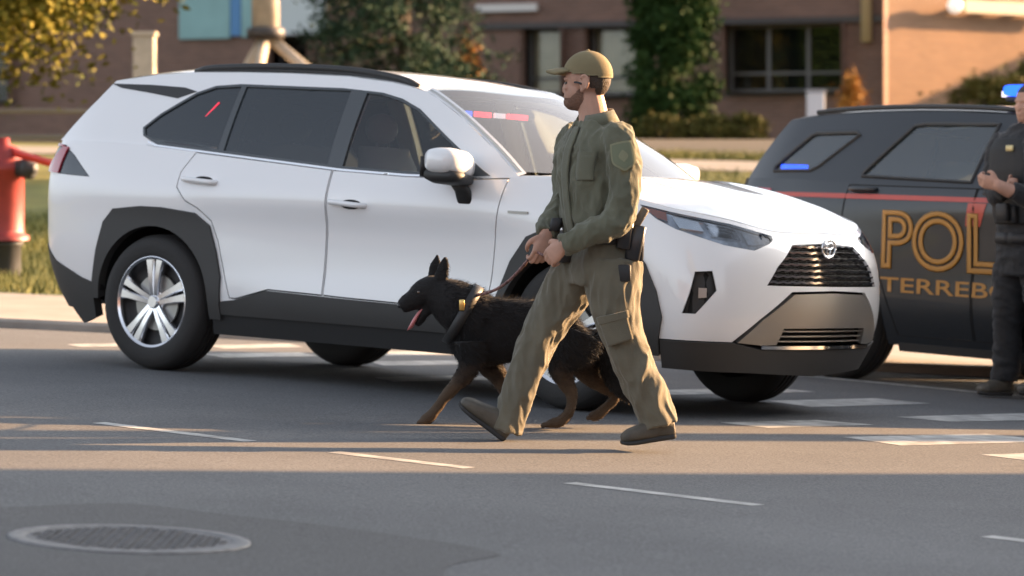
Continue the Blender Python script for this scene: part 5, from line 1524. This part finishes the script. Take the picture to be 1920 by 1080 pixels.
for nm, a0, a1, v0, v1 in (('placket', -.10, .10, 238, 440), ('chest_pocket', .38, .95, 292, 338), ('pocket_flap', .36, .97, 285, 299)):
    o = MB().add(*cloth_strip(a0, a1, v0, v1, 5, 14)).build(nm, M_olive, off); md = o.modifiers.new('s', 'SOLIDIFY'); md.thickness = .007; md.offset = 0
def arm_pt(arm, t, ang, lift=.004):
    P = np.array([p for p, r in arm]); r = np.array([r for p, r in arm]); Q = basis(np.arange(len(P)), [t]) @ np.column_stack([P, r]); Q2 = basis(np.arange(len(P)), [t + .05]) @ P
    d = vec(*(Q2[0] - Q[0, :3])); y = np.array([0, -1.0, 0]); y -= d * (y @ d); y /= np.linalg.norm(y); x = np.cross(y, d)
    return Q[0, :3] + (y * math.cos(ang) + x * math.sin(ang)) * (Q[0, 3] + lift)
def patch_on_arm(arm, t0, t1, a0, a1, shape, lift, n=12):
    V = []; 
    for i in range(n + 1):
        for j in range(n + 1):
            tt, aa = j / n, i / n; w = shape(tt); V.append(arm_pt(arm, t0 + (t1 - t0) * tt, (a0 + a1) / 2 + (aa - .5) * (a1 - a0) * w, lift))
    return V, [(i * (n + 1) + j, (i + 1) * (n + 1) + j, (i + 1) * (n + 1) + j + 1, i * (n + 1) + j + 1) for i in range(n) for j in range(n)]
shield = lambda t: (.86 + .14 * math.sin(t * 3)) if t < .6 else max(.12, 1 - ((t - .6) / .4) ** 2.2)
pa = MB().add(*patch_on_arm(armL, 1.25, 2.25, -.62, .62, shield, .014)).build('shoulder_patch', M_patch3, off)
MB().add(*patch_on_arm(armL, 1.32, 2.18, -.52, .52, shield, .0165)).build('emblem_field', M_patch2, pa)
MB().add(*patch_on_arm(armL, 1.55, 1.95, -.22, .22, lambda t: math.sin(math.pi * min(max(t, .06), .94)), .0185)).build('emblem_disc', M_patch3, pa)
# belt, holster, pouches
def belt_pt(a, v, lift): 
    c = pc(1127, v); f, l = vec(-1, -.25, 0), vec(.25, -1, 0); return c + f * math.cos(a) * (.126 + lift) + l * math.sin(a) * (.172 + lift)
V = []
for k in range(49):
    a = 2 * math.pi * k / 48
    for v, lf in ((438, .006), (457, .010)): V.append(belt_pt(a, v, lf))
o = MB().add(V, [(2 * i, 2 * i + 2, 2 * i + 3, 2 * i + 1) for i in range(48)]).build('belt', M_belt, off)
md = o.modifiers.new('s', 'SOLIDIFY'); md.thickness = .009
MB().add(*box(belt_pt(0, 447, .014), (.018, .06, .045))).build('buckle', M_holst, o, bevel=.004)
hs = pc(1180, 440, -.10)
def obox(c, ax, half, p=3.2, n=16, taper=1.0):
    """Rounded block: ax three axis vectors, half the half sizes (along ax[2] it is lofted)."""
    a, b, d = [vec(*k) for k in ax]; ha, hb, hd = half
    return loft([(c - d * hd, a * ha * .8 * taper, b * hb * .8 * taper, p), (c - d * hd * .92, a * ha * taper, b * hb * taper, p), (c + d * hd * .92, a * ha, b * hb, p), (c + d * hd, a * ha * .8, b * hb * .8, p)], n)
tl = vec(.16, 0, 1)
h = MB().add(*obox(pc(1190, 455, -.165), ((1, -.2, -.16), (.2, 1, 0), tl), (.040, .024, .075), taper=.8)).add(*obox(pc(1172, 440, -.185), ((1, 0, -.2), (0, 1, 0), tl), (.030, .022, .060))).build('holster', M_holst, off)
MB().add(*obox(pc(1200, 409, -.165), ((.85, 0, -.52), (0, 1, 0), (.52, 0, .85)), (.018, .016, .048))).build('pistol_grip', M_grip, h)
MB().add(*obox(pc(1199, 460, -.12), ((1, 0, 0), (0, 1, 0), (.05, 0, 1)), (.020, .03, .066))).build('magazine_pouch', M_holst, off)
MB().add(*obox(pc(1170, 512, -.20), ((1, 0, 0), (0, 1, 0), (0, 0, 1)), (.030, .012, .036))).build('thigh_pouch', M_belt, off)
MB().add(*obox(pc(1042, 421, .02), ((1, 0, 0), (0, 1, 0), (.3, 0, 1)), (.026, .022, .030))).build('radio_pouch', M_belt, off)
MB().add(*obox(pc(1060, 470, -.02), ((1, .3, 0), (-.3, 1, 0), (0, 0, 1)), (.028, .04, .05))).build('front_pouch', M_belt, off)
for t0, lg in ((2.05, legL),):
    V, F = patch_on_arm(lg, 2.15, 2.95, -.75, .35, lambda t: 1, .012); o = MB().add(V, F).build('cargo_pocket', M_trous, off); md = o.modifiers.new('s', 'SOLIDIFY'); md.thickness = .014
    V, F = patch_on_arm(lg, 2.10, 2.32, -.80, .40, lambda t: 1, .020); o = MB().add(V, F).build('pocket_flap', M_trous, off); md = o.modifiers.new('s', 'SOLIDIFY'); md.thickness = .008

# ================================================================ police officer at the right edge
p2 = Px(1925, 18.2)
po = empty('person', loc=p2.loc())
tag(po, 'police officer in black uniform standing at the right edge beside the police SUV', 'person')
f2, l2 = vec(-.80, -.60, 0), vec(.60, -.80, 0)
s2 = lambda u, v, hw, hd: (p2(u, v), l2 * hw, f2 * hd, 2.4)
M_nav = mat('black_uniform', (.009, .010, .012), .8, bump=.25, bscale=220, sheen=.1)
tors2 = [s2(1926, 462, .185, .135), s2(1926, 420, .185, .14), s2(1925, 370, .20, .155), s2(1924, 320, .225, .160), s2(1925, 280, .225, .145), s2(1927, 258, .20, .12), s2(1929, 244, .14, .095), s2(1930, 232, .09, .08)]
aL2 = [(p2(1940, 262, -.16), .072), (p2(1947, 285, -.20), .078), (p2(1946, 335, -.24), .072), (p2(1938, 372, -.27), .066), (p2(1918, 366, -.31), .058), (p2(1898, 358, -.33), .05)]
aR2 = [(p2(1888, 262, .10), .070), (p2(1874, 285, .12), .076), (p2(1867, 330, .08), .070), (p2(1868, 366, .02), .062), (p2(1880, 356, -.10), .05), (p2(1888, 352, -.14), .046)]
pel2 = [s2(1926, 440, .175, .13), s2(1927, 480, .185, .145), s2(1927, 515, .18, .14)]
lR2 = [(p2(1900, 500, .07), .112), (p2(1893, 560, .08), .098), (p2(1890, 615, .09), .082), (p2(1888, 670, .10), .080), (p2(1884, 715, .10), .078)]
lL2 = [(p2(1948, 500, -.07), .112), (p2(1952, 560, -.08), .098), (p2(1955, 615, -.09), .082), (p2(1957, 670, -.10), .080), (p2(1958, 715, -.10), .078)]
hc2 = p2(1932, 195); hp2, HP2, HR2 = head_parts(hc2, (-.80, -.60, 0))
fa2 = [(p2(1896, 360, -.33), .042), (p2(1876, 350, -.34), .036), (p2(1868, 346, -.33), .032)]
bod2 = hp2 + [limb([(p2(1930, 245), .07), (p2(1931, 222), .062), (p2(1932, 205), .058)]), loft([(c, a * .82, b * .82, p) for c, a, b, p in tors2]), loft([(c, a * .82, b * .82, p) for c, a, b, p in pel2]), limb(thin(aL2, .75)), limb(thin(aR2, .75)), limb(thin(lR2, .75)), limb(thin(lL2, .75)), limb(fa2)]
bod2 += fist(p2(1872, 348, -.33), (-.8, .2, .25), (-.2, -.2, .9), (.2, .9, 0)) + fist(p2(1886, 352, -.14), (.5, -.8, .1), (.2, .1, .95), (-.3, .5, 0))
mesh_obj('body', fuse(bod2, .006, 3), M_skin, po)
mesh_obj('shirt', fuse([loft(tors2, 26), limb(aL2, 16), limb(aR2, 16)], .009, 4, folds(7, .006, 2.0)), M_nav, po)
mesh_obj('trousers', fuse([loft(pel2, 26), limb(lR2, 18), limb(lL2, 18)], .009, 4, folds(7, .007, 7.0)), M_nav, po)
for x, dy in ((1880, .10), (1956, -.10)):
    u_, s_ = boot(p2(x + 14, 742, dy + .03), p2(x - 44, 742, dy - .10), (0, 0, 1)); b = mesh_obj('boot', fuse(u_, .007, 3), M_boot, po); mesh_obj('sole', fuse(s_, .007, 2), M_sole, b)
MB().add(*shell(HP2(-.010, 0, .022), HR2, (.101, .080, .100), lambda x, y, z: z > .45 or (x < .1 and z > -.4 and not (x > -.3 and z < -.1)), 48, 32, .005)).build('hair', M_hair, po)
V = []
for k in range(33):
    a = 2 * math.pi * k / 32
    for v, lf in ((436, .008), (456, .012)): V.append(p2(1926, v) + f2 * math.cos(a) * (.138 + lf) + l2 * math.sin(a) * (.182 + lf))
o = MB().add(V, [(2 * i, 2 * i + 2, 2 * i + 3, 2 * i + 1) for i in range(32)]).build('belt', M_belt, po); md = o.modifiers.new('s', 'SOLIDIFY'); md.thickness = .01
vest = [(c, a * 1.06, b * 1.10, p) for c, a, b, p in tors2[1:6]]
mesh_obj('vest', fuse([loft(vest, 28)], .010, 3), mat('black_vest', (.011, .012, .013), .7, bump=.3, bscale=90), po)
for u, v, w, hh in ((1880, 398, .045, .05), (1898, 402, .035, .05)):
    MB().add(*obox(p2(u, v, -.14), (l2, f2, (0, 0, 1)), (w, .022, hh))).build('vest_pouch', M_belt, po)
MB().add(*patch_on_arm(aR2, 1.05, 1.75, .25, 1.25, shield, .007)).build('shoulder_patch', mat('gold_patch', (.30, .25, .10), .8), po)
MB().add(*obox(p2(1893, 278, -.12), (l2, f2, (0, 0, 1)), (.030, .006, .018))).build('name_badge', mat('brass_badge', (.45, .38, .2), .4, metal=.5), po)

# ================================================================ dog
pd = Px(940, 14.4)
dog = empty('dog', loc=pd.loc())
tag(dog, 'black shepherd dog with tan legs walking on a leash, mouth open', 'dog')
def dog_coat():
    m = mat('dog_coat', (.012, .011, .011), .75, bump=.3, bscale=110, stretch=(.35, 1, 1), spec=.25); nt = m.node_tree; b = nt.nodes['Principled BSDF']; N = nt.nodes.new; L = nt.links.new
    b.inputs['Sheen Weight'].default_value = .04; b.inputs['Sheen Roughness'].default_value = .4
    tc = N('ShaderNodeTexCoord'); sx = N('ShaderNodeSeparateXYZ'); L(tc.outputs['Object'], sx.inputs[0])
    n = N('ShaderNodeTexNoise'); n.inputs['Scale'].default_value = 16; L(tc.outputs['Object'], n.inputs['Vector'])
    ad = N('ShaderNodeMath'); ad.operation = 'MULTIPLY_ADD'; ad.inputs[1].default_value = .16; L(n.outputs['Fac'], ad.inputs[0]); L(sx.outputs['Z'], ad.inputs[2])
    r = N('ShaderNodeValToRGB'); e = r.color_ramp.elements
    e[0].position = .24; e[0].color = (.075, .050, .031, 1); e[1].position = .37; e[1].color = (.012, .011, .011, 1)
    e2 = r.color_ramp.elements.new(.31); e2.color = (.04, .026, .017, 1)
    L(ad.outputs[0], r.inputs['Fac']); L(r.outputs['Color'], b.inputs['Base Color'])
    return m
M_coat = dog_coat()
M_bcoat = mat('black_fur', (.012, .011, .011), .75, bump=.3, bscale=110, sheen=.04, spec=.25)
E3 = lambda u, v, dy, w, h_, ang=0.0, wy=None: None
def dsec(u, v, hz, hy, dx=0, dy=0, tilt_=0.0): # cross-section of the trunk: hz half height, hy half width, tilted about y
    return (pd(u, v, dy), np.array([math.sin(tilt_), 0, math.cos(tilt_)]) * hz, np.array([0, hy, 0]), 2.2)
trunk = [dsec(846, 606, .055, .05, tilt_=.5), dsec(858, 612, .105, .085, tilt_=.4), dsec(880, 621, .155, .118, tilt_=.25), dsec(910, 623, .160, .122, tilt_=.1), dsec(950, 620, .145, .120), dsec(1000, 617, .132, .112), dsec(1045, 614, .118, .102, tilt_=-.05), dsec(1080, 618, .108, .100, tilt_=-.3), dsec(1106, 632, .085, .085, tilt_=-.6), dsec(1124, 646, .045, .05, tilt_=-.8)]
neckd = [(pd(898, 608), .134), (pd(872, 584), .124), (pd(848, 568), .108), (pd(826, 555), .088), (pd(808, 548), .070)]
skull = [(pd(824, 545), .064), (pd(808, 546), .070), (pd(793, 551), .063), (pd(780, 560), .049), (pd(768, 566), .042), (pd(758, 572), .035), (pd(751, 576), .026)]
jaw = [(pd(808, 568), .042), (pd(797, 584), .028), (pd(787, 599), .021), (pd(780, 609), .013)]
flL = [(pd(884, 640, -.085), .080), (pd(884, 672, -.09), .058), (pd(872, 700, -.09), .042), (pd(852, 724, -.09), .031), (pd(836, 742, -.09), .027), (pd(820, 764, -.09), .023), (pd(808, 780, -.09), .025), (pd(797, 788, -.09), .026), (pd(790, 791, -.09), .018)]
flR = [(pd(896, 640, .085), .080), (pd(915, 680, .09), .060), (pd(934, 706, .09), .044), (pd(952, 738, .09), .031), (pd(966, 764, .09), .025), (pd(974, 782, .09), .024), (pd(964, 789, .09), .025), (pd(955, 791, .09), .018)]
hlL = [(pd(1085, 628, -.075), .115), (pd(1072, 660, -.09), .100), (pd(1054, 688, -.095), .068), (pd(1058, 712, -.095), .044), (pd(1070, 734, -.095), .030), (pd(1072, 754, -.095), .025), (pd(1064, 776, -.095), .022), (pd(1050, 790, -.095), .025), (pd(1034, 794, -.095), .022), (pd(1024, 796, -.095), .015)]
hlR = [(pd(1092, 632, .075), .115), (pd(1100, 664, .09), .100), (pd(1104, 692, .095), .072), (pd(1124, 716, .095), .046), (pd(1150, 734, .095), .032), (pd(1152, 748, .095), .026), (pd(1136, 764, .095), .022), (pd(1122, 776, .095), .024), (pd(1108, 782, .095), .020)]
parts = [loft(trunk, 26), limb(neckd, 20), limb(skull, 18), limb(jaw, 12)] + [limb(k, 14) for k in (flL, flR, hlL, hlR)]
for pth in (flL, flR, hlL, hlR):                   # toes
    e_ = pth[-1][0]; d_ = vec(*(pth[-1][0] - pth[-3][0])) * [1, 1, .3]
    for k in range(4):
        o_ = np.array([0, (k - 1.5) * .014, 0]); parts.append(tube([e_ - d_ * .02 + o_, e_ + d_ * .012 + o_, e_ + d_ * .024 + o_ - [0, 0, .006]], [.012, .011, .006], 8))
for dy in (-.035, .035):                           # ears
    b0 = pd(824 if dy < 0 else 812, 530, dy); tip = pd(835, 482, dy * 1.25) if dy < 0 else pd(820, 476, dy * 1.1)
    dd = tip - b0
    parts.append(loft([(b0 - dd * .1, np.array([.030, 0, 0]), np.array([0, .018, 0])), (b0 + dd * .35, np.array([.031, 0, 0]), np.array([0, .015, 0])), (b0 + dd * .7, np.array([.024, 0, 0]), np.array([0, .011, 0])), (tip, np.array([.007, 0, 0]), np.array([0, .006, 0]))], 14))
def fur(co, nn): return .004 * nz(co * [.6, 1, 1.2], 14, 3) + .0025 * nz(co * [.6, 1, 1], 40, 8)
bod = mesh_obj('body', fuse(parts, .0055, 4, fur), M_coat, dog)
def fur_coat(src, n, ln, name, mt, seed, flow):
    me = src.data; rng = np.random.default_rng(seed); nf = len(me.polygons)
    ar = np.zeros(nf); me.polygons.foreach_get('area', ar); ce = np.zeros(nf * 3); me.polygons.foreach_get('center', ce); ce = ce.reshape(-1, 3)
    no = np.zeros(nf * 3); me.polygons.foreach_get('normal', no); no = no.reshape(-1, 3)
    k = rng.choice(nf, n, p=ar / ar.sum()); c, nn = ce[k], no[k]
    d = np.asarray(flow, float) - nn * (nn @ np.asarray(flow, float))[:, None]; d /= np.linalg.norm(d, axis=1)[:, None] + 1e-6
    d = d * .85 + nn * .42 + rng.normal(0, .22, (n, 3)); d /= np.linalg.norm(d, axis=1)[:, None]
    w = np.cross(d, nn); w /= np.linalg.norm(w, axis=1)[:, None] + 1e-6
    thin_ = np.clip((c[:, 2] - .12) / .22, .28, 1) * np.clip((c[:, 0] + .30) / .12, .22, 1)          # short hair on legs and head
    L_ = ln * rng.uniform(.6, 1.3, n) * thin_; hw = .0022
    V = np.stack([c - nn * .002 - w * hw, c - nn * .002 + w * hw, c + d * L_[:, None]], 1).reshape(-1, 3)
    return MB().add(V, [(3 * i, 3 * i + 1, 3 * i + 2) for i in range(n)]).build(name, mt, dog)
fur_coat(bod, 26000, .032, 'fur', M_coat, 4, (.8, 0, -.6))
# tail: thick bushy, hanging
tl_ = [(pd(1118, 630, 0), .035), (pd(1134, 655, 0), .045), (pd(1148, 688, 0), .055), (pd(1162, 720, 0), .050), (pd(1178, 744, 0), .030), (pd(1190, 752, 0), .008)]
mesh_obj('tail', fuse([limb(tl_, 16)], .006, 3, lambda co, nn: .012 * nz(co * [1, 1, .4], 26, 4) + .006 * nz(co, 60, 2)), M_bcoat, dog)
fur_coat(bpy.data.objects[[o.name for o in dog.children if o.name.startswith('tail')][0]], 5000, .05, 'tail_fur', M_bcoat, 6, (.5, 0, -.9))
M_tongue = mat('tongue', (.52, .17, .17), .3)
tg = [pd(797, 574, 0), pd(788, 583, -.004), pd(780, 595, -.006), pd(773, 608, -.006), pd(769, 617, -.004)]
V, F = loft([(p, np.array([0, w, 0]), np.array([.015, 0, .008]), 2.2) for p, w in zip(tg, (.018, .022, .024, .022, .010))], 14)
MB().add(V, F).build('tongue', M_tongue, dog)
MB().add(*ellipsoid(pd(750, 573, 0), (.014, .018, .013))).build('nose', M_holst, dog)
for s in (-1, 1):
    MB().add(*ellipsoid(pd(786, 548, s * .052), (.011, .008, .009))).build('eye', mat('dog_eye', (.05, .025, .01), .08, coat=1), dog)
M_collar = mat('black_collar', (.02, .02, .02), .5)
cv = pd(868, 590); cn = vec(.78, 0, -.45) ; ca_, cb_, _ = frame_from(cn)
for off_, r_, nm in ((0.0, .134, 'collar'),):
    pts = [cv + ca_ * r_ * math.cos(a) + cb_ * (r_ + .012) * math.sin(a) for a in np.linspace(0, 2 * math.pi, 41)]
    V = []
    for p in pts: V += [p - cn * .024, p + cn * .024]
    col_o = MB().add(V, [(2 * i, 2 * i + 2, 2 * i + 3, 2 * i + 1) for i in range(40)]).build(nm, M_collar, dog); md = col_o.modifiers.new('s', 'SOLIDIFY'); md.thickness = .008; md.offset = 0
M_brass = mat('brass', (.65, .45, .16), .3, metal=1)
MB().add(*box(pd(866, 572, -.140), (.024, .014, .05))).build('buckle', M_brass, col_o, bevel=.004)
MB().add(*tube([pd(884, 556, -.02) + np.array([.014 * math.cos(a), 0, .014 * math.sin(a)]) for a in np.linspace(0, 2 * math.pi, 17)], .003, 6)).build('ring', M_chrome, col_o)
# leash held in both hands: a twisted cord clipped to the collar ring
def world_pt(px, p): return np.array(px.loc()) + p
a, b, c = world_pt(pd, pd(886, 554, -.02)), world_pt(pc, pc(1004, 470, .0)), world_pt(pc, pc(1034, 470, -.16))
pts, rr = [], []
for k in range(31):
    q = k / 30; p = a + (b - a) * q; p[2] -= .05 * math.sin(math.pi * q); pts.append(p); rr.append(.006 + .0016 * (k % 2))
pts += [b + (c - b) * .5 + np.array([0, 0, -.02]), c]; rr += [.006, .006]
M_leash = mat('leash_cord', (.05, .018, .018), .7, base2=(.30, .16, .14), vscale=60)
o = MB().add(*tube(pts, rr, 8, 2)).build('leash', M_leash); tag(o, 'dark red braided leash running from the collar to the hands of the man', 'leash')
# ---------------------------------------------------------------- unseen objects added beyond the right edge to throw the long shadows
def plain_block(name, label, x0, y0, x1, y1, zt, gz, mt, win=True):
    r = empty(name, loc=(x0, y0, gz)); tag(r, label, 'building')
    w, d, h = x1 - x0, y1 - y0, zt - gz
    mb = MB()
    V, F = box((w / 2, d / 2, h / 2), (w, d, h)); o = mb.add(V, F[1:]).build('wall', mt, r, smooth=False)
    uv_wall(o, np.column_stack([V[:, 0] + V[:, 1], V[:, 2], np.zeros(8)]))
    MB().add(*box((w / 2, d / 2, h + .15), (w + .3, d + .3, .3))).build('parapet', M_kerb, r, smooth=False)
    k = 0
    for zz in np.arange(1.2, h - 1.6, 3.2):
        for yy in np.arange(1.5, d - 2.5, 3.2):
            if k >= 24: break
            k += 1
            f = MB().add(*box((-.02, yy + .8, zz + .75), (.10, 1.6, 1.5))).build('window', M_winf, r, smooth=False)
            MB().add(*box((-.075, yy + .8, zz + .75), (.02, 1.44, 1.34))).build('pane', M_pane, f, smooth=False)
    return r
def c_to_y(c, X): s_, c_ = math.sin(math.radians(SUN_AZ)), math.cos(math.radians(SUN_AZ)); return (c + s_ * X) / c_
plain_block('added_shade_building', 'unseen brick building added outside the right edge to shade the foreground road', 17, -4, 30, c_to_y(11.22, 17), 9.5, float(road_z(17, 10)) - .1, M_brick)  # out-of-view block added so its edge shades the foreground road
def pole(name, label, X, c, r_, h):
    Y = c_to_y(c, X); z = float(road_z(X, Y)); o = empty(name, loc=(X, Y, z)); tag(o, label, 'pole')
    MB().add(*tube([(0, 0, -.1), (0, 0, h * .5), (0, 0, h)], [r_, r_ * .95, r_ * .85], 18)).build('shaft', M_bark, o)
    MB().add(*box((0, 0, h - .6), (.10, 2.0, .12))).build('added_pole_crossarm', M_bark, o, smooth=False)
pole('added_shade_pole', 'unseen thick wooden pole added outside the right edge to throw a shadow band', 10.5, 12.62, .17, 10)  # out-of-view pole added to cast a dark band across the road
pole('added_shade_pole', 'second unseen wooden pole added outside the right edge for another shadow band', 12.5, 13.45, .13, 9)  # another out-of-view pole added for its narrow shadow
# unseen annex added beside the lit wall, roof shaped to shade its lower right
h = empty('added_shade_annex', loc=(18, 60.0, base_at(18, 60) - .05)); tag(h, 'unseen brick annex added outside the right edge, its shed roof shading the sunlit wall', 'building')
V = [(0, 0, 0), (7, 0, 0), (7, 8.5, 0), (0, 8.5, 0), (0, 0, 1.84), (7, 0, 1.84), (7, 8.5, 4.79), (0, 8.5, 4.79)]
o = MB().add(V, [(0, 1, 5, 4), (1, 2, 6, 5), (2, 3, 7, 6), (3, 0, 4, 7)]).build('wall', M_brick, h, smooth=False)
uv_wall(o, np.array(V)[:, [1, 2, 0]])
V = [(-.1, -.3, 1.75), (7.3, -.3, 1.75), (7.3, 8.6, 4.84), (-.1, 8.6, 4.84)]
o = MB().add(V, [(0, 1, 2, 3)]).build('roof', M_roof, h, smooth=False); md = o.modifiers.new('s', 'SOLIDIFY'); md.thickness = .12
# unseen grey van added outside the right edge to shade the white car's nose
vy = c_to_y(14.1, 8.3)
van = empty('added_shade_van', M=car_pose(8.3, vy, -25)); tag(van, 'unseen grey van added outside the right edge to shade the white car', 'van')
M_vgrey = mat('added_grey_van_paint', (.22, .23, .24), .35, coat=1)
def vsec(x, zt, zb, hw): return ((x, 0, (zt + zb) / 2), (0, hw, 0), (0, 0, (zt - zb) / 2), 7.0)
MB().add(*loft([vsec(-1.9, 2.84, .40, .86), vsec(-1.84, 2.94, .36, .94), vsec(.55, 2.96, .34, .95), vsec(.85, 2.78, .34, .95), vsec(1.45, 1.25, .34, .94), vsec(1.95, 1.10, .36, .92), vsec(2.12, .95, .38, .84)], 40)).build('body', M_vgrey, van, angle=40)
V = [(.96, -.80, 2.30), (.96, .80, 2.30), (1.42, .84, 1.33), (1.42, -.84, 1.33)]
MB().add(np.array(V) + [.035, 0, .03], [(0, 3, 2, 1)]).build('windshield', M_priv, van)
for s in (1, -1):
    V = np.array([(.1, s * .962, 1.3), (1.15, s * .962, 1.3), (.80, s * .962, 1.98), (.1, s * .962, 1.98)])
    MB().add(V, [(0, 1, 2, 3) if s < 0 else (3, 2, 1, 0)]).build('side_window', M_priv, van)
    MB().add(*box((2.06, s * .62, .88), (.16, .34, .16))).build('headlight', M_clear, van, bevel=.03)
    for x in (-1.25, 1.3): make_wheel(van, x, -s * .955, .34, .21, .22, -1 if s > 0 else 1, M_black)

plain_block('added_bounce_terrace', 'long unseen brick terrace added behind the camera for warm bounce light', -46, -44, 14, -32, 8.0, .2, M_brick)  # out-of-view block added for warm bounce and reflections on the car side
